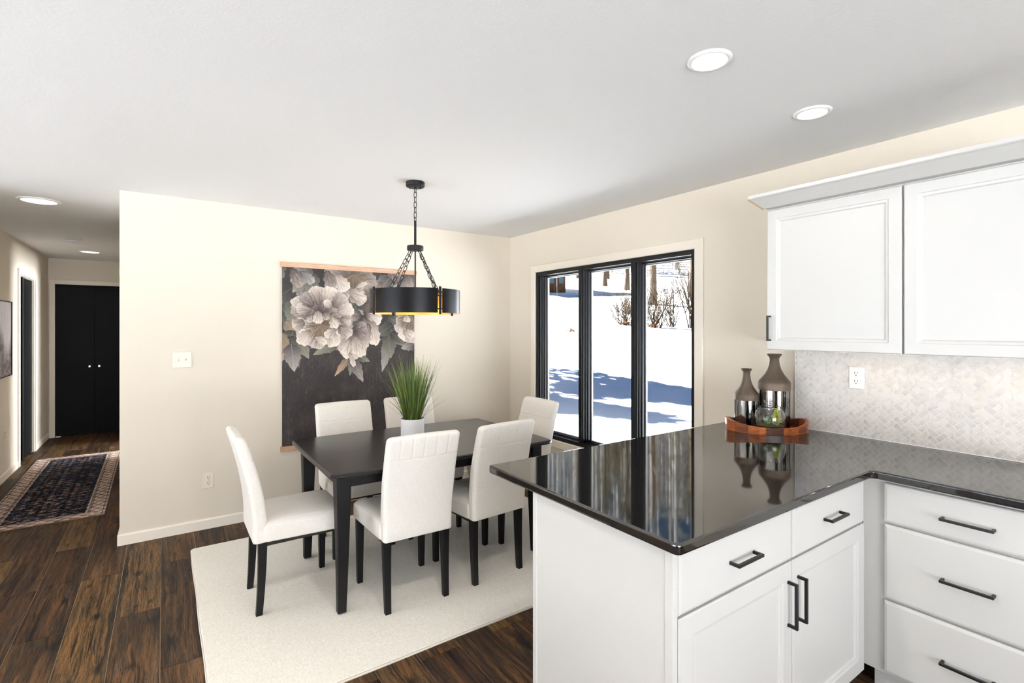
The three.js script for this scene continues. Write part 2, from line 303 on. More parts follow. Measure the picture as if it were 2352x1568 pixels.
// ------------------------------------------------------------------ hallway: closet doors, side door, casings
{
  const black = mat({ name: 'black_painted_door', color: lin(0.0035, 0.004, 0.0045), roughness: 0.5, specularIntensity: 0.2 });
  const t = structGroup('trim_1', 'cream casing round the black closet doors', 'trim', [0, 0, HALLZ]);
  const cas = (a, b, y, wd) => [rb(a - wd, a, 0, y + wd, -0.005, 0.016, 0.002), rb(b, b + wd, 0, y + wd, -0.005, 0.016, 0.002), rb(a, b, y, y + wd, -0.005, 0.016, 0.002)];
  part('casing', cas(-4.222, -3.39, 2.09, 0.058), M.trim, t);
  const d = structGroup('door_1', 'black double closet doors with small square knobs', 'door', [0, 0, HALLZ]);
  part('head_track', [bx(-4.222, -3.39, 2.062, 2.09, -0.06, -0.01)], black, d);
  for (const [a, b, kx] of [[-4.218, -3.807, -3.858], [-3.805, -3.394, -3.753]]) {
    const leaf = part('door_leaf', [rb(a, b, 0.012, 2.06, -0.055, -0.02, 0.002)], black, d);
    part('knob', [rb(kx - 0.012, kx + 0.012, 0.94, 0.968, 0.004, 0.018, 0.003), cyl(0.005, 0.005, 0.03, 0, 0, 0, 10).rotateX(Math.PI / 2).translate(kx, 0.954, -0.02)], M.chrome, leaf, 'small square knob');
  }
  part('floor_bracket', [rb(-4.215, -4.165, 0, 0.012, -0.018, 0.012, 0.002)], M.whitePlate, d);
  part('closet_back', [bx(-4.222, -3.39, 0, 2.09, -0.12, -0.10)], black, d);
  // door in the left wall: local u = -z
  const t2 = structGroup('trim_2', 'cream casing round the black sliding hall door', 'trim', [HALLX, 0, 0], Math.PI / 2);
  part('casing', cas(-HALLDOOR[1], -HALLDOOR[0], HALLDOOR[3], 0.058), M.trim, t2);
  part('jamb', [bx(3.11, 3.118, 0, 2.078, -0.12, 0), bx(3.897, 3.905, 0, 2.078, -0.12, 0), bx(3.118, 3.897, 2.07, 2.078, -0.12, 0)], M.trim, t2);
  const d2 = structGroup('door_2', 'black sliding door in the left hallway wall', 'door', [HALLX, 0, 0], Math.PI / 2);
  const leaf = part('door_leaf', [rb(3.122, 3.893, 0.01, 2.06, -0.055, -0.018, 0.003), rb(3.33, 3.372, 0.01, 2.06, -0.018, -0.006, 0.003)], black, d2);
  part('edge_strip', [bx(3.372, 3.379, 0.01, 2.05, -0.018, -0.0045)], M.chrome, leaf, 'bright thin edge strip');
  part('latch', [rb(3.135, 3.175, 0.955, 1.035, -0.018, -0.012, 0.002)], M.plate, leaf, 'pale latch plate');
  part('latch_pull', [rb(3.147, 3.165, 0.978, 1.012, -0.012, -0.009, 0.002)], M.slot, leaf);
  // framed abstract print on the left wall
  const art = thing('wall_art', 'framed misty grey abstract print on the hallway wall', 'wall art', [HALLX, 0, 0], Math.PI / 2);
  part('frame', [ring([[0, 0], [0, 0.022], [0.008, 0.022], [0.008, 0.012]], 1.98, 2.72, 1.015, 1.757)], M.blackMetal, art);
  const misty = dataTex(256, 256, (x, y) => { const u = x / 256, v = y / 256, h = 0.42 + 0.35 * (fbm(u * 4, 3, 3) - 0.4) + 0.1 * Math.sin(u * 6), n = fbm(u * 9, v * 22 + 4, 4), m = fbm(u * 16 + 40, v * 5, 3); const d = sstep(h + 0.22, h - 0.18, v) * (0.45 + 0.75 * n); const c = 240 - 150 * d + 24 * (m - 0.5); return [c + 10 * d, c, c + 6 * (1 - d) + 5]; });
  part('print', [fin(new THREE.PlaneGeometry(0.724, 0.726).translate(2.35, 1.386, 0.014))], mat({ name: 'misty_print', map: misty, roughness: 0.6 }), art);
  part('backing', [bx(1.985, 2.715, 1.02, 1.752, 0.001, 0.012)], M.slot, art);
  const ho = thing('wall_outlet', 'ivory outlet low on the left hallway wall', 'outlet', [HALLX, 0.44, -2.51], Math.PI / 2);
  outlet(ho, M.plate);
}
function outlet(o, m) {
  part('plate', [ring([[0, 0], [0, 0.003], [0.0035, 0.006]], -0.036, 0.036, -0.0585, 0.0585, true)], m, o);
  for (const s of [1, -1]) {
    const c = s * 0.0215, r = part('receptacle', [fin(new THREE.CylinderGeometry(0.0165, 0.0165, 0.004, 28).scale(1, 1, 0.86).rotateX(Math.PI / 2).translate(0, c, 0.0068))], m, o);
    part('slots', [bx(-0.0078, -0.0052, c + 0.001, c + 0.010, 0.0085, 0.0093), bx(0.0052, 0.0078, c + 0.002, c + 0.010, 0.0085, 0.0093), fin(new THREE.CylinderGeometry(0.0028, 0.0028, 0.001, 12).rotateX(Math.PI / 2).translate(0, c - 0.007, 0.0089))], M.slot, r);
  }
  part('screw', [fin(new THREE.CylinderGeometry(0.003, 0.003, 0.002, 12).rotateX(Math.PI / 2).translate(0, 0, 0.0068))], M.chrome, o);
}
outlet(thing('wall_outlet', 'ivory double outlet on the dining wall near the baseboard', 'outlet', [-2.73, 0.358, 0]), M.plate);
outlet(thing('wall_outlet', 'white double outlet on the herringbone backsplash', 'outlet', [-0.011, 1.232, 3.234], -Math.PI / 2), M.whitePlate);
{
  const s = thing('light_switch', 'ivory double toggle switch plate on the dining wall', 'switch', [-2.893, 1.262, 0]);
  part('plate', [ring([[0, 0], [0, 0.003], [0.0035, 0.0062]], -0.059, 0.059, -0.0585, 0.0585, true)], M.plate, s);
  for (const [x, up] of [[-0.023, -1], [0.023, 1]]) {
    part('toggle_slot', [bx(x - 0.006, x + 0.006, -0.013, 0.013, 0.006, 0.0068)], M.plate, s);
    part('toggle', [fin(new THREE.BoxGeometry(0.009, 0.011, 0.018).rotateX(up * -0.45).translate(x, up * 0.005, 0.013))], M.plate, s);
    for (const y of [-0.03, 0.03]) part('screw', [fin(new THREE.CylinderGeometry(0.0026, 0.0026, 0.002, 12).rotateX(Math.PI / 2).translate(x, y, 0.0066))], M.chrome, s);
  }
}

// ------------------------------------------------------------------ recessed lights and smoke detector
function downlight(x, z, r, rl, label, power, spread = 1.35) {
  const o = thing('recessed_light', label, 'ceiling light', [x, CEIL, z], 0, 'recessed ceiling lights');
  part('trim_ring', [lathe([[rl, -0.001], [rl, -0.006], [rl + 0.004, -0.009], [r - 0.006, -0.008], [r, -0.002], [r, 0]], 56)], M.lampTrim, o);
  part('lens', [fin(new THREE.CircleGeometry(rl, 48).rotateX(Math.PI / 2).translate(0, -0.005, 0))], M.lens, o);
  const l = new THREE.SpotLight(LAMPCOL, power, 0, spread, 0.8, 2); l.name = 'downlight'; l.position.set(0, -0.03, 0); l.target.position.set(0, -2, 0); l.shadow.radius = rl / 0.02; o.add(l, l.target);
}
downlight(-1.42, 3.311, 0.075, 0.058, 'round recessed light over the peninsula, largest in view', 0.6);
downlight(-0.663, 3.31, 0.075, 0.056, 'round recessed light near the upper cabinets', 0.2);
downlight(-3.765, -0.70, 0.125, 0.1, 'round recessed light at the hallway entrance', 0.3);
downlight(-3.757, -3.75, 0.11, 0.088, 'small round recessed light far down the hallway', 0.3);
for (const [x, z, p, w] of [[-2.18, 3.31, 2.4, 'next to the one over the peninsula'], [-2.94, 3.31, 3.2, 'straight above the viewer'], [-1.42, 5.2, 1.6, 'deep in the kitchen'], [-4.4, 3.3, 3, 'left of the viewer'], [-4.45, 1.3, 4, 'in the living room near the hallway'], [-5.9, 2.4, 3, 'in the middle of the living room']]) downlight(x, z, 0.075, 0.058, 'round recessed light outside the picture, ' + w, p, 1.15);
{
  const o = thing('smoke_detector', 'white round smoke detector on the hallway ceiling', 'smoke detector', [-3.797, CEIL, -2.69]);
  part('base', [lathe([[0, -0.001], [0.068, -0.001], [0.068, -0.010], [0.06, -0.012]], 40)], M.lampTrim, o);
  part('vent_gap', [lathe([[0.06, -0.010], [0.058, -0.016]], 40)], M.slot, o);
  part('cover', [lathe([[0.064, -0.015], [0.066, -0.018], [0.064, -0.030], [0.045, -0.037], [0, -0.038]], 40)], M.lampTrim, o);
}

// ------------------------------------------------------------------ kitchen: base cabinets, drawers, countertop
const slab = (u0, u1, v0, v1, w, t = 0.019) => ring([[0, w - t], [0, w - 0.006], [0.003, w - 0.0025], [0.011, w]], u0, u1, v0, v1, true);
const panelDoor = (u0, u1, v0, v1, w, s = 0.05) => ring([[0, w - 0.02], [0, w - 0.004], [0.004, w], [s, w], [s + 0.003, w - 0.003], [s + 0.013, w - 0.0045], [s + 0.018, w - 0.010]], u0, u1, v0, v1, true);
function pull(parent, u, v, w, L, upright) {
  const b = 0.0048, g = [rb(-L / 2, L / 2, -b, b, 0.024, 0.034, 0.0015), rb(-L / 2, -L / 2 + 2 * b, -b, b, 0, 0.028, 0.0015), rb(L / 2 - 2 * b, L / 2, -b, b, 0, 0.028, 0.0015)];
  const m = merge(g); if (upright) m.rotateZ(Math.PI / 2); m.translate(u, v, w);
  return part('handle', m, M.handle, parent, 'black square bar pull');
}
{
  const ZF = 3.5, TOP = 0.8895;
  const unit = (name, label, x0, x1, bodyX1, hx) => {
    const o = thing(name, label, 'cabinet', [0, 0, 0]);
    part('body', [bx(x0, bodyX1, 0.1, TOP, 2.872, ZF - 0.021)], M.cabinet, o);
    part('toe_kick', [bx(x0 + 0.01, bodyX1, 0, 0.1, 2.872, ZF - 0.085)], M.cabinet, o);
    const dr = part('drawer', [slab(x0 + 0.004, x1 - 0.003, 0.699, 0.872, ZF)], M.cabinet, o); pull(dr, (x0 + x1) / 2, 0.786, ZF, 0.138, false);
    const dd = part('door', [panelDoor(x0 + 0.004, x1 - 0.003, 0.09, 0.692, ZF, 0.058)], M.cabinet, o); pull(dd, hx, 0.556, ZF, 0.155, true);
    return o;
  };
  const a = unit('base_cabinet', 'white base cabinet with drawer at the open end of the peninsula', -1.845, -1.2225, -1.2225, -1.255);
  part('end_panel', [rb(-1.862, -1.846, 0, TOP, 2.868, ZF - 0.001, 0.002)], M.cabinet, a, 'plain white end panel');
  for (const [z0, z1] of [[ZF - 0.028, ZF - 0.001], [2.868, 2.89]]) part('corner_strip', [rb(-1.866, -1.861, 0, TOP, z0, z1, 0.0015)], M.cabinet, a);
  unit('base_cabinet', 'white base cabinet with drawer and door next to the inner corner', -1.2225, -0.634, -0.006, -1.188);
  // run below the window wall, local u = z, w = -x
  const XF = 0.625, k = thing('drawer_cabinet', 'white three-drawer base cabinet with long black pulls', 'cabinet', [0, 0, 0], -Math.PI / 2);
  part('body', [bx(3.502, 4.1, 0.1, TOP, 0.006, XF - 0.021)], M.cabinet, k);
  part('filler', [bx(3.484, 3.558, 0.1, TOP, XF - 0.0205, XF - 0.019)], M.cabinet, k, 'plain corner filler strip');
  part('toe_kick', [bx(3.502, 4.1, 0, 0.1, 0.006, XF - 0.085)], M.cabinet, k);
  for (const [v0, v1, hv] of [[0.718, 0.872, 0.79], [0.412, 0.708, 0.562], [0.115, 0.402, 0.258]]) { const d = part('drawer', [slab(3.563, 4.078, v0, v1, XF)], M.cabinet, k); pull(d, 3.8205, hv, XF, 0.15, false); }

  const T = 0.922, th = 0.032, s = new THREE.Shape(), P = [[-1.89, 2.59, 0.018], [-0.002, 2.59, 0.001], [-0.002, 4.14, 0.001], [-0.662, 4.14, 0.01], [-0.662, 3.535, 0.028], [-1.89, 3.535, 0.022]];
  P.forEach(([x, z, r], i) => { // rounded corners
    const p = P[(i + 5) % 6], n = P[(i + 1) % 6], d = (q) => { const L = Math.hypot(q[0] - x, q[1] - z); return [x + (q[0] - x) / L * r, -(z + (q[1] - z) / L * r)]; };
    const a0 = d(p), b0 = d(n); i ? s.lineTo(...a0) : s.moveTo(...a0);
    if (r > 0.005) s.quadraticCurveTo(x, -z, ...b0); else s.lineTo(...b0);
  });
  s.closePath();
  const g = fin(new THREE.ExtrudeGeometry(s, { depth: th - 0.014, bevelEnabled: true, bevelThickness: 0.007, bevelSize: 0.007, bevelOffset: -0.007, bevelSegments: 5, curveSegments: 10 }));
  g.rotateX(-Math.PI / 2).translate(0, T - th + 0.007, 0);
  const spk = dataTex(512, 512, (x, y) => { const n = hash(x * 3 + 1, y * 7 + 5), c = hash(x >> 1, (y >> 1) + 99); const b = 17 + 5 * fbm(x / 20, y / 20, 2, 25.6, 25.6); const k = n > 0.992 ? 60 : c > 0.985 ? 22 : 0; return [b + k, b + k * 0.95 - 0.6, b + k * 0.9 - 1.5]; });
  spk.repeat.set(2.2, 2.2);
  solo('countertop', [boxUV(g)], mat({ name: 'black_polished_stone', map: spk, roughness: 0.05, ior: 1.85, specularIntensity: 1 }), 'polished black L-shaped stone countertop on the peninsula and wall run', 'countertop');
}
// ------------------------------------------------------------------ backsplash: marble herringbone, each tile a piece
{
  const U0 = 2.922, U1 = 4.14, V0 = 0.9225, V1 = 1.376, B = 0.0092, F = 0.0096;
  const o = structGroup('trim_3', 'white marble herringbone tile backsplash above the counter', 'backsplash', [0, 0, 0], -Math.PI / 2);
  part('grout', [bx(U0, U1, V0, V1, 0.001, B)], mat({ name: 'pale_grout', color: lin(0.84, 0.82, 0.78), roughness: 0.8 }), o);
  part('edge_strip', [bx(U0 - 0.004, U0, V0, V1, 0.001, F)], mat({ name: 'white_edge_strip', color: lin(0.85, 0.83, 0.79), roughness: 0.4 }), o);
  part('caulk_line', [rb(U0, U1, V0 - 0.0003, V0 + 0.004, 0.0085, 0.0125, 0.0018)], M.whitePlate, o);
  const marble = dataTex(512, 512, (x, y) => { const n = fbm(x / 64, y / 64, 5, 8, 8), w = fbm(x / 40 + 3, y / 40 + 7, 4, 12.8, 12.8), vein = Math.pow(1 - Math.abs(2 * fbm(x / 90 + 0.8 * n, y / 90 + w, 4) - 1), 14); const b = 224 + 16 * (n - 0.5) - 40 * vein * w; return [b, b - 2 - 3 * n, b - 6 - 4 * w]; });
  const tones = [[0.75, 0.735, 0.715], [0.71, 0.70, 0.685], [0.78, 0.76, 0.735], [0.745, 0.72, 0.685], [0.675, 0.665, 0.65], [0.76, 0.75, 0.74]].map((c, i) => mat({ name: 'marble_tile_' + i, map: marble, color: lin(...c.map((x) => x / 0.84)), roughness: 0.32 }));
  const wpx = 0.0237, g = 0.0009, r2 = Math.SQRT1_2;
  const tile = (poly, du, dv) => { // convex polygon (ccw) -> chamfered plate
    const cx = poly.reduce((s, p) => s + p[0], 0) / poly.length, cy = poly.reduce((s, p) => s + p[1], 0) / poly.length, v = [], uv = [];
    const inn = poly.map(([x, y]) => { const dx = cx - x, dy = cy - y, L = Math.hypot(dx, dy) || 1; return [x + dx / L * 0.0009, y + dy / L * 0.0009]; });
    const put = (p, z) => { v.push(p[0], p[1], z); uv.push((p[0] - cx) * 5 + du, (p[1] - cy) * 5 + dv); };
    for (let i = 0; i < poly.length; i++) {
      const j = (i + 1) % poly.length;
      for (const [a, b, za, zb] of [[poly, poly, B - 0.001, F - 0.0002], [poly, inn, F - 0.0002, F]]) { put(a[i], za); put(a[j], za); put(b[j], zb); put(a[i], za); put(b[j], zb); put(b[i], zb); }
      if (i > 0 && i + 1 < poly.length) { put(inn[0], F); put(inn[i], F); put(inn[i + 1], F); }
    }
    return fromTris(v, uv);
  };
  const rot = ([x, y]) => [(x + y) * r2, (y - x) * r2];
  const shapes = [[[0, 0], [2, 0], [2, 1], [0, 1]], [[2, 0], [3, 0], [3, 2], [2, 2]]].map((q, k) => { const c = q.reduce((s, p) => [s[0] + p[0] / 4, s[1] + p[1] / 4], [0, 0]); return { c, poly: q.map(([x, y]) => [(x - c[0]) * wpx - Math.sign(x - c[0]) * g, (y - c[1]) * wpx - Math.sign(y - c[1]) * g]).map(rot) }; });
  const lib = shapes.map((s) => [0, 1, 2, 3, 4, 5].map((k) => tile(s.poly, k * 0.31 + 0.07, k * 0.17 + 0.4)));
  const clip = (poly) => { let p = poly; for (const [ax, lim, sg] of [[0, U0 + 0.0008, 1], [0, U1, -1], [1, V0 + 0.004, 1], [1, V1, -1]]) { const q = []; p.forEach((a, i) => { const b = p[(i + 1) % p.length], da = (a[ax] - lim) * sg, db = (b[ax] - lim) * sg; if (da >= 0) q.push(a); if ((da >= 0) !== (db >= 0)) { const t = da / (da - db); q.push([mix(a[0], b[0], t), mix(a[1], b[1], t)]); } }); p = q; if (p.length < 3) return []; } return p; };
  const list = [];
  for (let i = -60; i < 60; i++) for (let j = -20; j < 30; j++) shapes.forEach((s, k) => {
    const c = rot([(s.c[0] + i + 2 * j) * wpx, (s.c[1] - i + 2 * j) * wpx]), cu = c[0] + U0, cv = c[1] + 1.14;
    if (cu < U0 - 0.03 || cu > U1 + 0.03 || cv < V0 - 0.03 || cv > V1 + 0.03) return;
    const full = s.poly.map(([x, y]) => [x + cu, y + cv]), p = clip(full); if (p.length < 3) return;
    let A = 0; p.forEach((a, n) => { const b = p[(n + 1) % p.length]; A += a[0] * b[1] - b[0] * a[1]; }); A = Math.abs(A) / 2; if (A < 4e-5) return;
    const px = toPixel(-F, cv, cu), dist = Math.hypot(EYE.x + F, EYE.z - cu), vis = px && px[0] > 1829 && px[0] < W && cv < 1.376 ? A / (dist * dist) : 0;
    list.push({ k, cu, cv, p, whole: A > 0.98 * (2 * wpx - 2 * g) * (wpx - 2 * g), vis, m: Math.floor(rnd() * tones.length), v: Math.floor(rnd() * 6) });
  });
  list.sort((a, b) => b.vis - a.vis);
  const rest = tones.map(() => []);
  list.forEach((t, n) => {
    if (n < 300 && t.vis > 0) {
      if (t.whole) part('tile', lib[t.k][t.v], tones[t.m], o).position.set(t.cu, t.cv, 0); else part('tile', tile(t.p, t.v * 0.3, t.v * 0.2), tones[t.m], o);
    } else rest[t.m].push(t.whole ? lib[t.k][t.v].clone().translate(t.cu, t.cv, 0) : tile(t.p, t.v * 0.3, t.v * 0.2));
  });
  rest.forEach((r, i) => r.length && part('far_tiles', mergeGeometries(r), tones[i], o, undefined, 'stuff'));
}
// ------------------------------------------------------------------ upper cabinets, crown, under-cabinet lights
{
  const D = 0.335, unit = (label, u0, u1, hu) => {
    const o = thing('upper_cabinet', label, 'cabinet', [0, 0, 0], -Math.PI / 2);
    part('body', [bx(u0, u1, 1.377, 2.132, 0.013, D - 0.021)], M.cabinet, o);
    const d = part('door', [panelDoor(u0 + 0.001, u1 - 0.005, 1.378, 2.122, D, 0.048)], M.cabinet, o);
    if (hu) pull(d, hu, 1.492, D, 0.136, true);
  };
  unit('white upper cabinet with a black pull, end of the row beside the window wall', 2.93, 3.536, 2.949);
  unit('white upper cabinet running out of the picture at the right', 3.538, 4.14, 0);
  const prof = [[0.30, 2.1325], [0.338, 2.1325], [0.352, 2.134], [0.425, 2.174], [0.437, 2.178], [0.44, 2.181], [0.44, 2.196], [0.425, 2.198], [0.345, 2.16], [0.30, 2.15]];
  const crown = thing('crown_moulding', 'white angled crown moulding on top of the upper cabinets', 'moulding', [0, 0, 0], -Math.PI / 2);
  const ringAt = (f) => prof.map(([w, v]) => [f(w), v, w]), v = [], Q = (a, b, c, d) => v.push(...a, ...b, ...c, ...a, ...c, ...d);
  const L = ringAt((w) => 2.93 - Math.max(0, w - 0.335) * 0.42), R = ringAt(() => 4.14);
  for (let i = 0; i < prof.length; i++) { const j = (i + 1) % prof.length; Q(L[i], R[i], R[j], L[j]); }
  part('moulding', [fromTris(v)], M.cabinet, crown);
  const raw = []; for (const [i0, i1] of [[2, 3], [3, 5]]) { // thickness of the mitred board, left unpainted
    const A = L[i0], B = L[i1], off = ([x, y, z]) => [x - 0.013, y - 0.004, z - 0.016]; raw.push(...A, ...B, ...off(B), ...A, ...off(B), ...off(A)); }
  part('cut_end', [fromTris(raw)], mat({ name: 'raw_fibreboard', color: lin(0.52, 0.38, 0.23), roughness: 0.8, side: THREE.DoubleSide }), crown, 'raw tan cut end');
  for (const [u, lab] of [[3.37, 'slim under-cabinet light above the counter outlet'], [3.86, 'slim under-cabinet light at the right end of the backsplash']]) {
    const o = thing('undercabinet_light', lab, 'light', [-0.16, 1.377, u], -Math.PI / 2, 'under-cabinet lights');
    part('housing', [rb(-0.19, 0.19, -0.007, 0, -0.02, 0.02, 0.002)], M.lampTrim, o);
    part('diffuser', [rb(-0.18, 0.18, -0.0085, -0.006, -0.012, 0.012, 0.001)], mat({ name: 'strip_lamp_lens', color: lin(0.8, 0.78, 0.72), emissive: lin(1, 0.8, 0.56), emissiveIntensity: 0.5, roughness: 0.6 }), o);
    for (const s of [-0.197, 0.197]) part('clip', [rb(s - 0.006, s + 0.006, -0.012, 0, 0.02, 0.032, 0.002)], M.plate, o);
    const l = new THREE.RectAreaLight(lin(1, 0.80, 0.56), 8.5, 0.36, 0.024); l.name = 'strip_light'; l.position.set(0, -0.011, 0); l.rotation.x = -Math.PI / 2; o.add(l);
  }
}

// ------------------------------------------------------------------ dining: rugs
{
  const fib = dataTex(1024, 1024, (x, y) => { const n = fbm(x / 5, y / 5, 3, 204.8, 204.8), f = fbm(x / 2.2, y / 9, 2), l = fbm(x / 128, y / 128, 4, 8, 8), s = fbm(x / 9 + 2.5 * l, y / 5, 3), mark = 0.55 * sstep(0.58, 0.86, 0.55 * s + 0.45 * n) * sstep(0.40, 0.62, l); const b = 238 + 22 * (n - 0.5) + 10 * (f - 0.5) - 26 * mark; return [b, b - 6, b - 17 - 4 * mark]; });
  fib.repeat.set(0.8, 0.8);
  const fbump = dataTex(512, 512, (x, y) => 0.5 * hash(x, y) + 0.5 * fbm(x / 4, y / 4, 2, 128, 128), { srgb: false }); fbump.repeat.set(3, 3);
  const m = mat({ name: 'cream_rug_pile', map: fib, bumpMap: fbump, bumpScale: 0.004, roughness: 1, specularIntensity: 0.1, sheen: 0.3, sheenColor: lin(1, 1, 1), sheenRoughness: 0.8 });
  const x0 = -2.856, x1 = -0.385, z0 = 0.376, z1 = 2.226;
  const o = thing('area_rug', 'large cream textured area rug under the dining table', 'rug', [0, 0, 0]);
  const rings = [[0, 0.0005], [0.0, 0.007], [0.003, 0.011], [0.01, 0.0125]].map(([i, y]) => rrect(x1 - x0 - 2 * i, z1 - z0 - 2 * i, 0.02, 4, 48).map(([x, z]) => [x + (x0 + x1) / 2 + 0.0015 * Math.sin(z * 9 + 2 * x), y, z + (z0 + z1) / 2 + 0.002 * Math.sin(x * 7)]));
  part('pile', [boxUV(loft(rings))], m, o);
  part('binding', [boxUV(loft([[-0.002, 0.0004], [-0.003, 0.004], [-0.001, 0.008], [0.004, 0.009]].map(([i, y]) => rrect(x1 - x0 - 2 * i, z1 - z0 - 2 * i, 0.022, 4, 48).map(([x, z]) => [x + (x0 + x1) / 2 + 0.0015 * Math.sin(z * 9 + 2 * x), y, z + (z0 + z1) / 2 + 0.002 * Math.sin(x * 7)])), false, false))], mat({ name: 'rug_binding', color: lin(0.62, 0.56, 0.47), roughness: 1 }), o);

  const RW = 0.765, RL = 2.58, TW = 448, TH = 1536; // runner in the hallway
  const field = (u, v) => { // metres from the centre
    const a = Math.abs(u), b = RL / 2 - Math.abs(v), e = Math.min(RW / 2 - a, b), n = fbm(u * 60 + 50, v * 60 + 50, 3);
    const wear = fbm(u * 9 + 20, v * 5 + 30, 4);
    const lattice = (s, t) => { const x = u / s, y = v / t; return Math.cos(x * 6.283) * Math.cos(y * 6.283); };
    if (e < 0.008) return [88, 70, 60];
    if (e < 0.135 && e >= 0.008) {
      const line = Math.abs(e - 0.024) < 0.0028 || Math.abs(e - 0.118) < 0.003 || Math.abs(e - 0.108) < 0.0022;
      const along = e === b ? u : v, mo = Math.cos(along * 60 + 2 * n) * Math.cos((e - 0.066) * 80) + 1.3 * (fbm(along * 70 + 9, e * 70 + 4, 2) - 0.5);
      const k = line ? 0.35 : clamp(0.78 + 0.28 * mo * (0.5 + n) - 0.3 * (n - 0.5) - 0.2 * (wear - 0.5), 0.25, 1.05);
      return [212 * k, 186 * k, 170 * k];
    }
    const cell = (sx, sy, ph) => { const gx = Math.floor(u / sx + ph), gy = Math.floor(v / sy + ph * 2), hx = hash(gx + 91, gy + 17), hy = hash(gx + 5, gy + 53), px = (u / sx + ph - gx - 0.5 - 0.3 * (hx - 0.5)) * sx, py = (v / sy + ph * 2 - gy - 0.5 - 0.3 * (hy - 0.5)) * sy, a0 = Math.atan2(py, px), r0 = Math.hypot(px, py), lobe = sx * (0.20 + 0.10 * Math.cos(a0 * (hx < 0.5 ? 4 : 5) + hx * 6)); return hx < 0.86 ? sstep(lobe + 0.003, lobe - 0.002, r0) * (r0 < sx * 0.07 ? 0.25 : 1) : 0; };
    const vine = sstep(0.10, 0.03, Math.abs(fbm(u * 17 + 11, v * 13 + 5, 3) - 0.5) * 1.6 - 0.02) * 0.55, fl = Math.max(cell(0.075, 0.088, 0), 0.8 * cell(0.052, 0.06, 0.37), 0.6 * cell(0.036, 0.042, 0.71), vine * sstep(0.35, 0.6, n));
    const t = clamp(fl * (0.3 + 0.95 * wear), 0, 1), blue = sstep(0.5, 0.72, fbm(u * 26 + 7, v * 26 + 3, 2)), pink = hash(Math.floor(u / 0.075) + 3, Math.floor(v / 0.088) + 8) < 0.35 ? 1 : 0;
    return [mix(mix(12, 24, blue), mix(176, 150, pink), t), mix(mix(13, 36, blue), mix(150, 128, pink), t), mix(mix(19, 58, blue), mix(134, 130, pink), t)];
  };
  const rt = dataTex(TW, TH, (x, y) => field((x / TW - 0.5) * RW, (y / TH - 0.5) * RL));
  rt.wrapS = rt.wrapT = THREE.ClampToEdgeWrapping;
  const rug = thing('runner_rug', 'navy and beige patterned runner rug in the hallway', 'rug', [-3.785, 0, -2.068], 0.012);
  const g = boxUV(loft([[0, 0.0005], [0, 0.005], [0.002, 0.0065]].map(([i, y]) => rrect(RW - 2 * i, RL - 2 * i, 0.004, 2, 2).map(([x, z]) => [x, y, z]))));
  const uv = g.attributes.uv, p = g.attributes.position; for (let i = 0; i < p.count; i++) uv.setXY(i, p.getX(i) / RW + 0.5, p.getZ(i) / RL + 0.5);
  part('pile', [g], mat({ name: 'runner_pile', map: rt, roughness: 0.95, specularIntensity: 0.15, bumpMap: fbump, bumpScale: 0.001 }), rug);
}
// ------------------------------------------------------------------ dining table
const TY = 0.762;
{
  const o = thing('dining_table', 'black wooden dining table with tapered legs on the cream rug', 'table', [-1.61, 0.0125, 1.335]);
  const s = new THREE.Shape();
  s.moveTo(-0.71, -0.45); s.quadraticCurveTo(-0.705, -0.488, -0.645, -0.494); s.quadraticCurveTo(0, -0.522, 0.645, -0.494); s.quadraticCurveTo(0.705, -0.488, 0.71, -0.45);
  s.quadraticCurveTo(0.724, 0, 0.71, 0.45); s.quadraticCurveTo(0.705, 0.488, 0.645, 0.494); s.quadraticCurveTo(0, 0.522, -0.645, 0.494); s.quadraticCurveTo(-0.705, 0.488, -0.71, 0.45); s.quadraticCurveTo(-0.724, 0, -0.71, -0.45);
  const H1 = TY - 0.0125, top = fin(new THREE.ExtrudeGeometry(s, { depth: 0.008, bevelEnabled: true, bevelThickness: 0.009, bevelSize: 0.016, bevelOffset: -0.016, bevelSegments: 4, curveSegments: 32 })).rotateX(-Math.PI / 2).translate(0, H1 - 0.017, 0);
  const tm = mat({ name: 'black_table_lacquer', color: lin(0.010, 0.009, 0.0085), roughness: 0.27, specularIntensity: 0.62, bumpMap: peel, bumpScale: 0.0002 });
  part('table_top', [boxUV(top)], tm, o);
  const lx = 0.628, lz = 0.376;
  part('apron', [rb(-lx, lx, H1 - 0.1, H1 - 0.024, lz - 0.005, lz + 0.017, 0.003), rb(-lx, lx, H1 - 0.1, H1 - 0.024, -lz - 0.017, -lz + 0.005, 0.003), rb(-lx - 0.017, -lx + 0.005, H1 - 0.1, H1 - 0.024, -lz, lz, 0.003), rb(lx - 0.005, lx + 0.017, H1 - 0.1, H1 - 0.024, -lz, lz, 0.003)], M.blackWood, o);
  for (const [a, b] of [[-1, 1], [1, 1], [1, -1], [-1, -1]]) {
    const rings = [];
    for (let i = 0; i <= 10; i++) { const t = i / 10, y = mix(H1 - 0.024, 0.006, t), w = t < 0.14 ? 0.074 : mix(0.074, 0.043, Math.pow((t - 0.14) / 0.86, 0.9)), fl = 0.008 * t * t; rings.push(rrect(w, w, 0.004, 2, 1).map(([x, z]) => [x + a * (lx + fl - 0.5 * (0.074 - w) * 0.2), y, z + b * (lz + fl * 0.4)]).reverse()); }
    const leg = part('leg', [loft(rings.reverse().map((r) => r.reverse()))], M.blackWood, o);
    part('glide', [cyl(0.015, 0.015, 0.006, a * (lx + 0.005), 0, b * (lz + 0.003), 20)], M.chrome, leg, 'small metal foot glide');
  }
}
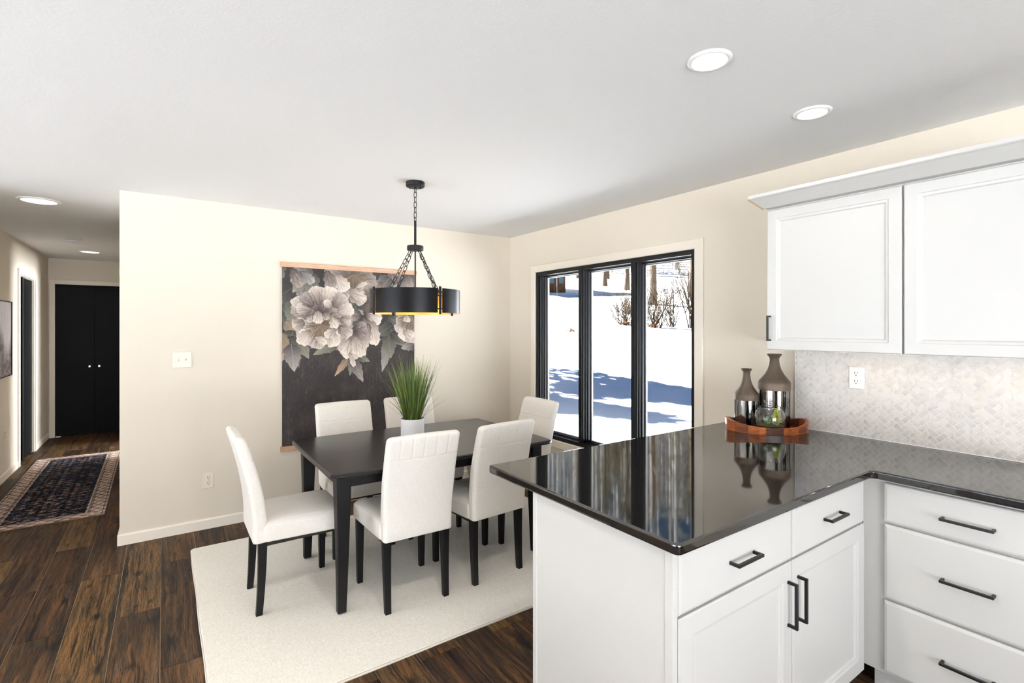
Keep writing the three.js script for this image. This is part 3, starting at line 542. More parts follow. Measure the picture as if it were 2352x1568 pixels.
// ------------------------------------------------------------------ parsons chairs
{
  const weave = dataTex(256, 256, (x, y) => { const a = 0.5 + 0.5 * Math.sin(x * 6.2832 / 4), b = 0.5 + 0.5 * Math.sin(y * 6.2832 / 4); return 0.3 * (((x >> 2) + (y >> 2)) % 2 ? a : b) + 0.35 * fbm(x / 3, y / 12, 2, 85, 21) + 0.35 * fbm(x / 12, y / 3, 2, 21, 85); }, { srgb: false });
  const wc = dataTex(256, 256, (x, y) => { const n = fbm(x / 3, y / 14, 2, 85, 18) * 0.5 + fbm(x / 14, y / 3, 2, 18, 85) * 0.5; const b = 228 + 26 * (n - 0.5); return [b, b - 5, b - 13]; });
  weave.repeat.set(9, 9); wc.repeat.set(9, 9);
  const fabric = mat({ name: 'off_white_linen', map: wc, bumpMap: weave, bumpScale: 0.0006, roughness: 0.95, specularIntensity: 0.15, sheen: 0.25, sheenColor: lin(1, 0.98, 0.95), sheenRoughness: 0.7 });
  const zc = (y) => -0.198 - 0.105 * Math.pow(clamp((y - 0.44) / 0.50, 0, 1), 1.7);
  const back = (() => {
    const ys = [], rings = []; const y0 = 0.374, y1 = 0.930, R = 0.022;
    for (let i = 0; i <= 5; i++) { const a = i / 5 * Math.PI / 2; ys.push([y0 + 0.008 * (1 - Math.cos(a)) , 0.008 * (1 - Math.sin(a))]); }
    for (let i = 1; i < 34; i++) ys.push([mix(y0 + 0.008, y1 - R, i / 34), 0]);
    ys.push([0.802, 0], [0.8055, 0.0022], [0.809, 0]);
    for (let i = 0; i <= 6; i++) { const a = i / 6 * Math.PI / 2; ys.push([y1 - R + R * Math.sin(a), R * (1 - Math.cos(a))]); }
    ys.sort((a, b) => a[0] - b[0]);
    for (const [y, inset] of ys) {
      const t = (y - y0) / (y1 - y0), w = mix(0.388, 0.402, sstep(0, 0.6, t)), d = mix(0.068, 0.054, t);
      rings.push(rrect(w - 2 * inset, Math.max(d - 2 * inset, 0.006), Math.max(0.019 - inset * 0.6, 0.004), 5, 66).map(([x, z]) => {
        let zz = z; const edge = 1 - Math.pow(Math.abs(x) / (w / 2), 6);
        zz += Math.sign(z) * 0.004 * edge * sstep(0.2, 0.5, Math.abs(z) / d) * sstep(0.93, 0.88, y) * sstep(0.374, 0.41, y);
        if (y > 0.806 && z < -d * 0.35) for (let k = -2; k <= 2; k++) zz += 0.0035 * Math.exp(-Math.pow((x - k * 0.066) / 0.004, 2)) * sstep(0.806, 0.816, y) * sstep(0.930, 0.913, y);
        return [x, y + 0.004 * (1 - Math.pow(x / (w / 2), 2)) * sstep(0.8, 0.93, y), zz + zc(y)];
      }));
    }
    return boxUV(loft(rings));
  })();
  const seat = (() => {
    const rings = [], sec = [[0.376, 0.008], [0.38, 0.002], [0.386, 0], [0.425, -0.002], [0.456, 0], [0.468, 0.004], [0.478, 0.013], [0.484, 0.03], [0.4885, 0.07], [0.491, 0.13]];
    for (const [y, i] of sec) rings.push(rrect(0.424 - 2 * i, 0.432 - 2 * i, Math.max(0.03 - i * 0.2, 0.01), 6, 8).map(([x, z]) => [x * (1 + 0.06 * z / 0.216), y - 0.006 * sstep(0.1, 0.21, Math.abs(z)) * (y > 0.46 ? 1 : 0), z + 0.022]));
    return boxUV(loft(rings));
  })();
  const legGeo = (x, f) => { const rings = []; for (let i = 0; i <= 9; i++) { const t = i / 9, y = 0.385 * t, w = mix(0.031, 0.042, t); rings.push(rrect(w, w, 0.003, 2, 1).map(([a, b]) => [a + x(y), y, b + f(y)])); } return loft(rings); };
  const front = (s) => legGeo((y) => s * 0.192, (y) => 0.200), rear = (s) => legGeo((y) => s * (0.165 + 0.004 * y), (y) => -0.186 - 0.016 * Math.pow(1 - y / 0.385, 2));
  const G = { fl: front(-1), fr: front(1), rl: rear(-1), rr: rear(1) };
  const build = () => {
    const o = thing('dining_chair', '', 'chair', [0, 0, 0], 0, 'dining chairs round the table');
    part('seat', seat, fabric, o); part('backrest', back, fabric, o);
    for (const k of ['fl', 'fr', 'rl', 'rr']) part('leg', G[k], M.blackWood, o);
    part('seat_rail', [bx(-0.18, 0.18, 0.352, 0.382, -0.165, 0.19)], M.slot, o);
    return o;
  };
  const c0 = build(), Y0 = 0.0125, deg = Math.PI / 180, spots = [
    [-2.397, 1.328, 90, 'off-white dining chair at the table end nearest the hallway'],
    [-1.877, 1.662, 178.5, 'off-white dining chair with its back to the viewer, left of two'],
    [-1.374, 1.652, 184, 'off-white dining chair with its back to the viewer, beside the peninsula'],
    [-1.905, 0.872, 0, 'off-white dining chair in front of the dark floral hanging'],
    [-1.385, 0.862, 0, 'off-white dining chair partly hidden behind the potted grass'],
    [-0.893, 1.295, -90, 'off-white dining chair at the table end nearest the window'],
  ];
  spots.forEach(([x, z, a, label], i) => { if (!i) { c0.position.set(x, Y0, z); c0.rotation.y = a * deg; c0.userData.label = label; } else { const d = dup(c0, [x, Y0, z], a * deg, label); if (i === 2) part('care_tag', [rb(-0.2035, -0.1995, 0.795, 0.817, -0.262, -0.246, 0.0008)], M.slot, d, 'small dark fabric tag'); } });
}
// ------------------------------------------------------------------ potted grass
{
  const o = thing('potted_grass', 'tall green grass plant in a white pot on the table', 'plant', [-1.662, TY, 1.292]);
  part('pot', [lathe([[0, 0.001], [0.071, 0.001], [0.0745, 0.004], [0.0755, 0.01], [0.0755, 0.139], [0.074, 0.141], [0.0715, 0.139], [0.0705, 0.12], [0, 0.119]], 64)], mat({ name: 'matte_white_ceramic', color: lin(0.84, 0.84, 0.84), roughness: 0.5 }), o, 'plain white cylinder pot');
  part('soil', [lathe([[0, 0.126], [0.05, 0.125], [0.0708, 0.121]], 32)], mat({ name: 'dark_soil', color: lin(0.02, 0.016, 0.01), roughness: 1 }), o);
  const kinds = [[0.055, 0.105, 0.012], [0.115, 0.175, 0.02], [0.24, 0.28, 0.05], [0.028, 0.055, 0.008]].map((c, i) => mat({ name: 'grass_blade_' + i, color: lin(...c), roughness: 0.55, transmission: 0.25, thickness: 0, side: THREE.DoubleSide }));
  const sets = kinds.map(() => []), up = new THREE.Vector3(0, 1, 0);
  for (let i = 0; i < 460; i++) {
    const a = rnd() * 6.283, r0 = Math.sqrt(rnd()) * 0.05, wild = rnd() < 0.05, L = wild ? rr(0.2, 0.36) : rr(0.24, 0.47) * (1 - 0.12 * rnd()), lean = wild ? rr(0.5, 1.0) : rr(0.03, 0.42) * (0.35 + r0 / 0.05 * 0.75), bend = wild ? rr(0.3, 0.9) : rr(-0.05, 0.28), w = rr(0.0017, 0.0036), n = 7;
    const dir = new THREE.Vector3(Math.cos(a + rr(-0.5, 0.5)), 0, Math.sin(a + rr(-0.5, 0.5))), side = new THREE.Vector3().crossVectors(dir, up).normalize().applyAxisAngle(up, rr(-0.8, 0.8)), p = new THREE.Vector3(Math.cos(a) * r0, 0.122, Math.sin(a) * r0), v = [];
    let prev = null;
    for (let k = 0; k <= n; k++) {
      const t = k / n, ang = lean + bend * t * t, ww = w * (t < 0.15 ? 0.7 + 2 * t : 1 - Math.pow((t - 0.15) / 0.85, 1.5)) + 0.00025, A = p.clone().addScaledVector(side, ww), B = p.clone().addScaledVector(side, -ww), Cc = p.clone().addScaledVector(dir, -ww * 0.5);
      if (prev) { for (const [x, y, z, u] of [[prev[0], prev[2], Cc, A], [prev[2], prev[1], B, Cc]]) v.push(...x.toArray(), ...y.toArray(), ...z.toArray(), ...x.toArray(), ...z.toArray(), ...u.toArray()); }
      prev = [A, B, Cc]; p.addScaledVector(dir, Math.sin(ang) * L / n).addScaledVector(up, Math.cos(ang) * L / n);
    }
    sets[rnd() < 0.12 ? 2 : rnd() < 0.45 ? 0 : rnd() < 0.8 ? 1 : 3].push(fromTris(v));
  }
  sets.forEach((s, i) => part('blades', mergeGeometries(s), kinds[i], o, undefined, 'stuff'));
}
// ------------------------------------------------------------------ drum pendant lamp
{
  const o = thing('pendant_lamp', 'black drum pendant lamp with gold inside hanging by chains', 'pendant lamp', [-1.66, 0, 1.33]);
  part('canopy', [lathe([[0, 2.4395], [0.060, 2.4395], [0.0605, 2.436], [0.0605, 2.414], [0.056, 2.409], [0, 2.408]], 48)], M.blackMetal, o);
  for (const k of [-1, 0, 1]) part('canopy_screw', [cyl(0.0045, 0.0045, 0.012, k * 0.034 * Math.cos(YAW), 2.398, k * 0.034 * Math.sin(YAW), 12)], M.blackMetal, o);
  const linkG = (() => { const pts = [], a = 0.0088, b = 0.0165; for (let i = 0; i < 20; i++) { const t = i / 20 * 6.2832; pts.push([a * Math.cos(t), b * Math.sign(Math.sin(t)) * (Math.abs(Math.sin(t)) > 1e-6 ? 1 : 0) * 0.62 + a * Math.sin(t) * 1.1, 0]); } return tube(pts, 0.0021, 40, 6, true); })();
  const chain = (A, B, pitch = 0.034) => {
    const g = new THREE.Group(); g.name = 'chain'; o.add(g); const a = new THREE.Vector3(...A), d = new THREE.Vector3(...B).sub(a), n = Math.max(2, Math.round(d.length() / pitch)), q = new THREE.Quaternion().setFromUnitVectors(new THREE.Vector3(0, -1, 0), d.clone().normalize()), s = d.length() / n / 0.034;
    for (let i = 0; i < n; i++) { const m = part('link', linkG, M.blackMetal, g); m.position.copy(a).addScaledVector(d, (i + 0.5) / n); m.quaternion.copy(q).multiply(new THREE.Quaternion().setFromAxisAngle(new THREE.Vector3(0, 1, 0), (i % 2) * Math.PI / 2 + 0.5)); m.scale.set(1.1, s * 1.02, 1.1); }
  };
  chain([0, 2.408, 0], [0, 2.178, 0], 0.033);
  part('stem', [cyl(0.0078, 0.0078, 0.165, 0, 2.02, 0, 20), cyl(0.0048, 0.0048, 0.43, 0, 1.6, 0, 16), cyl(0.005, 0.005, 0.012, 0, 2.178, 0, 12)], M.blackMetal, o);
  part('hub_disc', [lathe([[0, 2.026], [0.052, 2.026], [0.053, 2.023], [0.053, 2.0], [0.050, 1.996], [0, 1.995]], 40)], M.blackMetal, o);
  const R = 0.289, Y0 = 1.586, Y1 = 1.736, base = YAW + 0.04; // angle 0 looks towards the camera
  const dirAt = (deg) => { const a = deg * Math.PI / 180; return [Math.sin(a) * Math.cos(base) - Math.cos(a) * Math.sin(base), Math.sin(a) * Math.sin(base) + Math.cos(a) * Math.cos(base)]; };
  const gold = mat({ name: 'gold_leaf_inside', color: lin(0.80, 0.36, 0.055), roughness: 0.45, metalness: 0.5 });
  const shell = mat({ name: 'black_shade_metal', color: lin(0.005, 0.005, 0.006), roughness: 0.3, specularIntensity: 0.3 });
  const bars = [-46, 44, 134, 224];
  bars.forEach((b0, k) => {
    const b1 = b0 + 90, sweep = (r, y0, y1, flip) => { const v = [], n = 28; for (let i = 0; i < n; i++) { const a = dirAt(mix(b0 + 3.2, b1 - 3.2, i / n)), b = dirAt(mix(b0 + 3.2, b1 - 3.2, (i + 1) / n)); const q = [[a[0] * r, y0, a[1] * r], [b[0] * r, y0, b[1] * r], [b[0] * r, y1, b[1] * r], [a[0] * r, y1, a[1] * r]]; const s = flip ? [0, 2, 1, 0, 3, 2] : [0, 1, 2, 0, 2, 3]; for (const j of s) v.push(...q[j]); } const g = fromTris(v); const P = g.attributes.position, N = g.attributes.normal; for (let i = 0; i < P.count; i++) { const L = Math.hypot(P.getX(i), P.getZ(i)) * (flip ? -1 : 1); N.setXYZ(i, P.getX(i) / L, 0, P.getZ(i) / L); } return g; };
    const rim = (y) => { const v = [], n = 28; for (let i = 0; i < n; i++) { const a = dirAt(mix(b0 + 3.2, b1 - 3.2, i / n)), b = dirAt(mix(b0 + 3.2, b1 - 3.2, (i + 1) / n)); const q = [[a, R], [b, R], [b, R - 0.002], [a, R - 0.002]].map(([d, r]) => [d[0] * r, y, d[1] * r]); for (const j of [0, 1, 2, 0, 2, 3]) v.push(...q[j]); } return fromTris(v); };
    const pn = part('shade_panel', [sweep(R, Y0, Y1, false), rim(Y0), rim(Y1)], shell, o);
    part('gold_lining', [sweep(R - 0.002, Y0, Y1, true)], gold, pn, 'gold painted inside');
    const d = dirAt(b0), bar = part('post', [rb(-0.006, 0.006, Y0 - 0.009, Y1 + 0.01, -0.006, 0.006, 0.001).rotateY(Math.atan2(d[0], d[1])).translate(d[0] * (R + 0.001), 0, d[1] * (R + 0.001))], M.blackMetal, o);
    for (const y of [Y0 + 0.024, Y1 - 0.024]) { const t = [d[1], -d[0]]; part('pin', [tube([[d[0] * (R + 0.006) - t[0] * 0.022, y, d[1] * (R + 0.006) - t[1] * 0.022], [d[0] * (R + 0.006), y, d[1] * (R + 0.006)], [d[0] * (R + 0.006) + t[0] * 0.022, y, d[1] * (R + 0.006) + t[1] * 0.022]], 0.0042, 4, 8)], M.blackMetal, bar); }
    const e = dirAt(b0 + 8), h = dirAt(b0 + 8);
    chain([h[0] * 0.036, 1.995, h[1] * 0.036], [e[0] * 0.21, 1.716, e[1] * 0.21], 0.036);
    part('arm', [tube([[e[0] * 0.01, 1.70, e[1] * 0.01], [e[0] * 0.15, 1.71, e[1] * 0.15], [e[0] * (R - 0.003), 1.716, e[1] * (R - 0.003)]], 0.0042, 12, 8)], M.blackMetal, o);
    const s = dirAt(b0 + 45), sk = part('socket', [cyl(0.014, 0.014, 0.035, s[0] * 0.12, 1.655, s[1] * 0.12, 16)], M.blackMetal, o);
    part('bulb', [fin(new THREE.SphereGeometry(0.021, 20, 14).translate(s[0] * 0.12, 1.632, s[1] * 0.12))], mat({ name: 'bulb_glow', color: 0xffffff, emissive: lin(1, 0.82, 0.55), emissiveIntensity: 6 }), sk, 'glowing round bulb');
    const l = new THREE.PointLight(lin(1, 0.78, 0.48), 0.085, 0, 2); l.name = 'bulb_light'; l.position.set(s[0] * 0.12, 1.632, s[1] * 0.12); l.shadow.radius = 1; o.add(l);
  });
}
// ------------------------------------------------------------------ tray with vases and terrarium
const TRAY = { x: -0.232, y: 0.922, z: 2.87, l: [0.7317, 0.6816], p: [0.6816, -0.7317] };
const onTray = (s, t) => [TRAY.x + TRAY.l[0] * s + TRAY.p[0] * t, TRAY.y + 0.0125, TRAY.z + TRAY.l[1] * s + TRAY.p[1] * t];
{
  const woods = [[120, 62, 30], [168, 92, 44], [86, 46, 26], [146, 76, 36]].map(([r, g, b], k) => { const t = dataTex(128, 128, (x, y) => { const n = fbm(x / 40 + k * 9, y / 5, 4) - 0.5, m = fbm(x / 9 + k * 3, y / 9, 3) - 0.5, f = 1 + 0.7 * n + 0.25 * m; return [r * f, g * f, b * f]; }); return mat({ name: 'acacia_stave_' + k, map: t, roughness: 0.34, clearcoat: 0.25, clearcoatRoughness: 0.3 }); });
  const o = thing('serving_tray', 'oval wooden tray of mixed brown staves on the counter', 'tray', [TRAY.x, TRAY.y, TRAY.z], Math.atan2(-TRAY.l[1], TRAY.l[0]));
  const A = 0.212, B = 0.148, hgt = (a) => 0.04 + 0.030 * Math.pow(Math.abs(Math.cos(a)), 3), N = 15, order = [1, 0, 3, 2, 1, 0, 3, 1, 2, 0, 3, 1, 0, 2, 3];
  for (let k = 0; k < N; k++) {
    const v = [], uv = [], n = 6;
    for (let i = 0; i < n; i++) for (const face of [0, 1, 2]) {
      const q = [i, i + 1].map((j) => { const a = (k + 0.3 + j / n) / N * 6.2832, c = Math.cos(a), s = Math.sin(a), h = hgt(a); return { o0: [A * c, 0.001, B * s], o1: [(A + 0.004) * c, h - 0.003, (B + 0.004) * s], t0: [(A - 0.001) * c, h, (B - 0.001) * s], i1: [(A - 0.013) * c, h - 0.004, (B - 0.013) * s], i0: [(A - 0.016) * c, 0.011, (B - 0.016) * s], u: j / n }; });
      const strips = [['o0', 'o1'], ['o1', 't0', 'i1'], ['i1', 'i0']][face];
      for (let m = 0; m + 1 < strips.length; m++) { const a = q[0][strips[m]], b = q[1][strips[m]], c = q[1][strips[m + 1]], d = q[0][strips[m + 1]]; v.push(...b, ...a, ...d, ...b, ...d, ...c); for (const p of [b, a, d, b, d, c]) uv.push(Math.atan2(p[2], p[0]) * 1.2 + k * 0.37, p[1] * 9); }
    }
    part('stave', [fromTris(v, uv)], woods[order[k]], o);
  }
  const s = []; for (let i = 0; i < 60; i++) s.push([(A - 0.012) * Math.cos(i / 60 * 6.2832), (B - 0.012) * Math.sin(i / 60 * 6.2832)]);
  part('tray_base', [boxUV(loft([0.001, 0.012].map((y) => [...s].reverse().map(([x, z]) => [x, y, z])))).scale(1, 1, 1)], woods[0], o);
}
{
  const rockt = dataTex(256, 256, (x, y) => 0.6 * fbm(x / 5, y / 5, 3, 51.2, 51.2) + 0.4 * hash(x, y), { srgb: false });
  const bronze = mat({ name: 'rough_bronze_glaze', color: lin(0.125, 0.092, 0.068), roughness: 0.33, metalness: 0.7, bumpMap: rockt, bumpScale: 0.0022 });
  rockt.repeat.set(3, 2);
  const mir = dataTex(512, 256, (x, y) => { const u = x / 512, v = y / 256, drip = fbm(u * 34, v * 1.6 + 3, 3, 34), blot = fbm(u * 60, v * 26, 3, 60), edge = sstep(0.10, 0.24, v + 0.12 * (fbm(u * 12, 5, 2, 12) - 0.5)), d = sstep(0.50, 0.60, drip + 0.28 * (blot - 0.5)); const b = mix(8, mix(150, 24, d * 0.9), edge); return [b, b * 0.985, b * 0.955]; });
  const silver = mat({ name: 'mercury_glaze', map: mir, metalness: 0.92, roughness: 0.09 });
  const vase = (label, s, t, R, yb, ys, prof) => {
    const o = thing('vase', label, 'vase', onTray(s, t), 0.5, 'bottle vases on the tray');
    part('body', [lathe([[0, 0], [R * 0.93, 0], [R * 0.965, 0.004], [R * 0.975, 0.03], [R * 0.975, yb + 0.004]], 64)], silver, o, 'silvery mirrored lower body');
    part('neck', [lathe([[R * 0.975, yb], [R, yb + 0.001], [R, ys], ...prof], 64)], bronze, o, 'rough bronze shoulder and neck');
  };
  vase('smaller bronze and silver bottle vase at the left of the tray', -0.085, 0.06, 0.0665, 0.148, 0.177, [[0.0645, 0.186], [0.052, 0.2], [0.038, 0.22], [0.028, 0.243], [0.0225, 0.265], [0.0195, 0.288], [0.019, 0.303], [0.0225, 0.313], [0.029, 0.320], [0.0295, 0.325], [0.0265, 0.327], [0.018, 0.322], [0.0155, 0.30]]);
  vase('taller bronze and silver bottle vase at the back of the tray', 0.066, 0.062, 0.0835, 0.208, 0.246, [[0.081, 0.257], [0.066, 0.275], [0.049, 0.297], [0.036, 0.322], [0.028, 0.347], [0.0245, 0.37], [0.0245, 0.385], [0.029, 0.396], [0.0375, 0.404], [0.038, 0.41], [0.034, 0.412], [0.023, 0.406], [0.02, 0.38]]);
  const o = thing('terrarium', 'round glass terrarium bowl with small succulents on the tray', 'terrarium', onTray(-0.008, -0.083), -YAW);
  const prof = [[0.048, 0], [0.057, 0.008], [0.070, 0.03], [0.0768, 0.055], [0.0758, 0.08], [0.068, 0.106], [0.056, 0.124], [0.054, 0.130], [0.056, 0.133]];
  part('glass_bowl', [lathe([[0, 0.0005], ...prof, ...prof.slice(0, -1).reverse().map(([r, y]) => [r - 0.0022, y + 0.0015]), [0, 0.003]], 64)], mat({ name: 'clear_bowl_glass', color: 0xffffff, transmission: 1, thickness: 0.002, roughness: 0, ior: 1.47 }), o, 'clear glass bowl');
  part('hanging_loop', [fin(new THREE.TorusGeometry(0.017, 0.0016, 8, 32).translate(0, 0.146, 0))], mat({ name: 'loop_glass', color: 0xffffff, transmission: 1, thickness: 0.002, roughness: 0, ior: 1.47 }), o);
  part('soil', [lathe([[0, 0.0045], [0.044, 0.0045], [0.053, 0.010], [0.063, 0.023], [0.0675, 0.033], [0.05, 0.038], [0, 0.041]], 40)], mat({ name: 'terrarium_soil', color: lin(0.03, 0.022, 0.014), roughness: 1 }), o);
  part('moss', [lathe([[0, 0.0435], [0.03, 0.0425], [0.054, 0.038], [0.0665, 0.0335]], 40)], mat({ name: 'olive_moss', color: lin(0.16, 0.15, 0.035), roughness: 1, bumpMap: rockt, bumpScale: 0.004 }), o);
  const leaf = (L, w, bend) => { const v = [], n = 6, P = (t, s) => { const ww = w * Math.sin(Math.PI * Math.pow(t, 0.7)) + 0.0004, a = bend * t; return [s * ww, L * t * Math.cos(a * 0.5), L * t * Math.sin(a * 0.5) + (s ? 0.25 * ww : -0.12 * ww)]; }; for (let i = 0; i < n; i++) for (const s of [-1, 1]) { const a = P(i / n, 0), b = P(i / n, s), c = P((i + 1) / n, s), d = P((i + 1) / n, 0); v.push(...a, ...b, ...c, ...a, ...c, ...d); } return fromTris(v); };
  const plant = (label, x, z, y, n, L, w, tilt, bend, color, kind) => {
    const g = []; for (let i = 0; i < n; i++) { const f = i / n, a = i * 2.39996, m = leaf(L * rr(0.8, 1.05) * (kind ? 1 - 0.45 * f : 1), w, bend); m.rotateX(mix(tilt, kind ? 0.15 : 0.25, f)).rotateY(a).translate(x, y + (kind ? kind * f : 0), z); g.push(m); }
    part('succulent', g, mat({ name: label.replace(/ /g, '_'), color: lin(...color), roughness: 0.5, side: THREE.DoubleSide, transmission: 0.15, thickness: 0 }), o, label);
  };
  plant('bright yellow-green bushy succulent', 0.034, 0.004, 0.05, 130, 0.034, 0.0068, 1.5, 0.5, [0.72, 0.78, 0.05], 0.056);
  plant('spiky grey-green aloe', -0.026, 0.026, 0.042, 22, 0.046, 0.005, 1.1, -0.5, [0.26, 0.40, 0.20], 0);
  plant('pale green rosette', 0.010, 0.040, 0.042, 26, 0.028, 0.0055, 1.2, 0.8, [0.48, 0.56, 0.28], 0.008);
}
// ------------------------------------------------------------------ floral wall hanging
{
  const o = thing('wall_hanging', 'tall dark wall hanging printed with pale peonies, on wooden rails', 'wall hanging', [0, 0, 0]);
  const X0 = -2.223, X1 = -1.086, Y0 = 0.525, Y1 = 2.0, CW = 1024, CH = Math.round(1024 * (Y1 - Y0) / (X1 - X0));
  const cv = document.createElement('canvas'); cv.width = CW; cv.height = CH; const c = cv.getContext('2d');
  const rgb = (a, k = 1, al = 1) => `rgba(${a.map((x) => Math.round(clamp(x * k, 0, 255))).join(',')},${al})`;
  c.fillStyle = 'rgb(58,54,53)'; c.fillRect(0, 0, CW, CH);
  for (let i = 0; i < 5200; i++) { const x = rnd() * CW, y = rnd() * CH, k = rr(0.55, 1.5); c.fillStyle = rgb([62, 58, 56], k, 0.10); c.fillRect(x, y, rr(1, 3), rr(20, 160)); }
  for (let i = 0; i < 70; i++) { const x = rnd() * CW, y = rnd() * CH, r = rr(30, 130), g = c.createRadialGradient(x, y, 0, x, y, r); const p = rnd() < 0.5 ? [104, 90, 84] : [34, 32, 34]; g.addColorStop(0, rgb(p, 1, 0.20)); g.addColorStop(1, rgb(p, 1, 0)); c.fillStyle = g; c.fillRect(x - r, y - r, 2 * r, 2 * r); }
  for (let i = 0; i < 150; i++) { const x = rnd() * CW, y = rr(0.35, 1) * CH, n = 30 + 60 * rnd(); for (let k = 0; k < n; k++) { c.fillStyle = rgb([128, 112, 104], rr(0.7, 1.2), rr(0.03, 0.14)); c.fillRect(x + rr(-50, 50) * rnd(), y + rr(-60, 60), rr(1, 5), rr(3, 26)); } }
  for (let i = 0; i < 620; i++) { const x = rnd() * CW, y = rr(0.3, 1) * CH, a = rr(-0.9, 0.9) + Math.PI / 2, L = rr(4, 60); c.strokeStyle = rgb([190, 175, 165], 1, rr(0.06, 0.3)); c.lineWidth = rr(0.5, 1.4); c.beginPath(); c.moveTo(x, y); c.lineTo(x + Math.cos(a) * L, y + Math.sin(a) * L); c.stroke(); }
  for (let i = 0; i < 1500; i++) { c.fillStyle = rgb([205, 190, 180], 1, rr(0.05, 0.4)); const s = rr(0.6, 2.2); c.fillRect(rnd() * CW, rnd() * CH, s, s); }
  // painted shapes: a wavy outline round an axis, filled with blended strokes
  function blade(x, y, ang, L, w, cols, { wav = 0.06, teeth = 0, veins = 26, tip = 0.55, blunt = 0 } = {}) {
    c.save(); c.translate(x, y); c.rotate(ang);
    const N = 26, up = [], dn = []; const ph = rnd() * 9;
    for (let i = 0; i <= N; i++) { const t = i / N, prof = blunt ? Math.pow(Math.sin(Math.PI * Math.pow(t, 0.62) * 0.5), 0.9) * Math.pow(1 - Math.pow(t, 7), 0.55) : Math.pow(Math.sin(Math.PI * Math.pow(t, tip)), 0.85); const n1 = 1 + wav * Math.sin(t * 23 + ph) + (teeth ? teeth * ((t * 9) % 1 - 0.5) : 0), n2 = 1 + wav * Math.sin(t * 19 + ph * 2) + (teeth ? teeth * ((t * 9 + 0.4) % 1 - 0.5) : 0); up.push([t * L * (blunt ? 1 + 0.05 * Math.sin(ph + i) : 1), -w * prof * n1]); dn.push([t * L, w * prof * n2]); }
    const path = () => { c.beginPath(); c.moveTo(0, 0); for (const p of up) c.lineTo(...p); for (const p of dn.reverse()) c.lineTo(...p); dn.reverse(); c.closePath(); };
    const g = c.createLinearGradient(0, 0, L, 0); g.addColorStop(0, rgb(cols[0])); g.addColorStop(0.45, rgb(cols[1])); g.addColorStop(1, rgb(cols[2])); c.fillStyle = g; path(); c.fill(); c.clip();
    for (let i = 0; i < veins; i++) {
      const s = rr(-1, 1), k = rnd(), col = rnd() < 0.5 ? cols[2] : cols[0]; c.strokeStyle = rgb(col, rr(0.85, 1.1), blunt ? rr(0.08, 0.26) : rr(0.15, 0.4)); c.lineWidth = rr(0.8, blunt ? 7 : 2.2); c.beginPath();
      if (blunt) { c.moveTo(L * rr(0, 0.3), s * w * 0.15); c.quadraticCurveTo(L * 0.5, s * w * rr(0.5, 0.8), L * rr(0.7, 1), s * w * rr(0.8, 1)); } else { const t = k * 0.85; c.moveTo(t * L, 0); c.quadraticCurveTo((t + 0.1) * L, s * w * 0.5, (t + 0.24) * L, Math.sign(s) * w); }
      c.stroke();
    }
    if (!blunt) { c.strokeStyle = rgb(cols[2], 1.15, 0.7); c.lineWidth = 2; c.beginPath(); c.moveTo(0, 0); c.lineTo(L, 0); c.stroke(); }
    c.restore(); c.save(); c.translate(x, y); c.rotate(ang); c.strokeStyle = blunt ? rgb([86, 75, 71], 1, 0.22) : rgb(cols[2], 1.05, 0.35); c.lineWidth = blunt ? 1.6 : 1.8; path(); c.stroke(); c.restore();
  }
  const GREEN = [[66, 64, 60], [98, 96, 87], [134, 128, 113]], DEEP = [[56, 54, 52], [80, 78, 72], [108, 104, 94]], TAN = [[104, 96, 84], [140, 118, 98], [176, 146, 120]], GREY = [[70, 66, 66], [118, 112, 108], [160, 153, 146]];
  const PET = [[76, 66, 62], [138, 125, 117], [190, 177, 166]], PET2 = [[64, 56, 54], [108, 97, 92], [154, 142, 134]], WHT = [[112, 98, 90], [172, 159, 148], [212, 200, 187]];
  const S = CW, leaf = (x, y, a, L, w, col = GREEN, teeth = 0.22) => blade(x * S, y * S, a * Math.PI / 180, L * S, w * S, col, { teeth, wav: 0.1, veins: 34 });
  const petal = (x, y, a, L, w, col = PET, wav = 0.07) => blade(x * S, y * S, a * Math.PI / 180, L * S, w * S, col, { blunt: 1, wav, veins: 30 });
  function stamens(x, y, r, n, a0, a1) { for (let i = 0; i < n; i++) { const a = rr(a0, a1) * Math.PI / 180, L = r * rr(0.4, 1); c.strokeStyle = rgb(rnd() < 0.22 ? [150, 124, 88] : rnd() < 0.5 ? [80, 68, 60] : [118, 104, 94], 1, 0.7); c.lineWidth = rr(1, 2.6); c.beginPath(); c.moveTo(x * S, y * S); c.quadraticCurveTo(x * S + Math.cos(a) * L * S * 0.6, y * S + Math.sin(a) * L * S * 0.5, x * S + Math.cos(a) * L * S, y * S + Math.sin(a) * L * S); c.stroke(); } }
  // painterly flower: rings of ruffled petals, each with dark base, mid tone and pale lip, plus loose brush strokes
  const brush = (x, y, a, L, w, col, al = 0.5) => { c.strokeStyle = rgb(col, rr(0.85, 1.12), al); c.lineWidth = w; c.lineCap = 'round'; c.beginPath(); c.moveTo(x * S, y * S); const t = a * Math.PI / 180, b = t + rr(-0.5, 0.5); c.quadraticCurveTo((x + Math.cos(b) * L * 0.5) * S, (y + Math.sin(b) * L * 0.5) * S, (x + Math.cos(t) * L) * S, (y + Math.sin(t) * L) * S); c.stroke(); };
  const shade = (x, y, rx, ry, rot, col, al) => { c.save(); c.translate(x * S, y * S); c.rotate(rot); c.scale(1, ry / rx); const g = c.createRadialGradient(0, 0, 0, 0, 0, rx * S); g.addColorStop(0, rgb(col, 1, al)); g.addColorStop(1, rgb(col, 1, 0)); c.fillStyle = g; c.fillRect(-rx * S, -rx * S, 2 * rx * S, 2 * rx * S); c.restore(); };
  const DK = [62, 54, 52], TINT = [232, 223, 212];
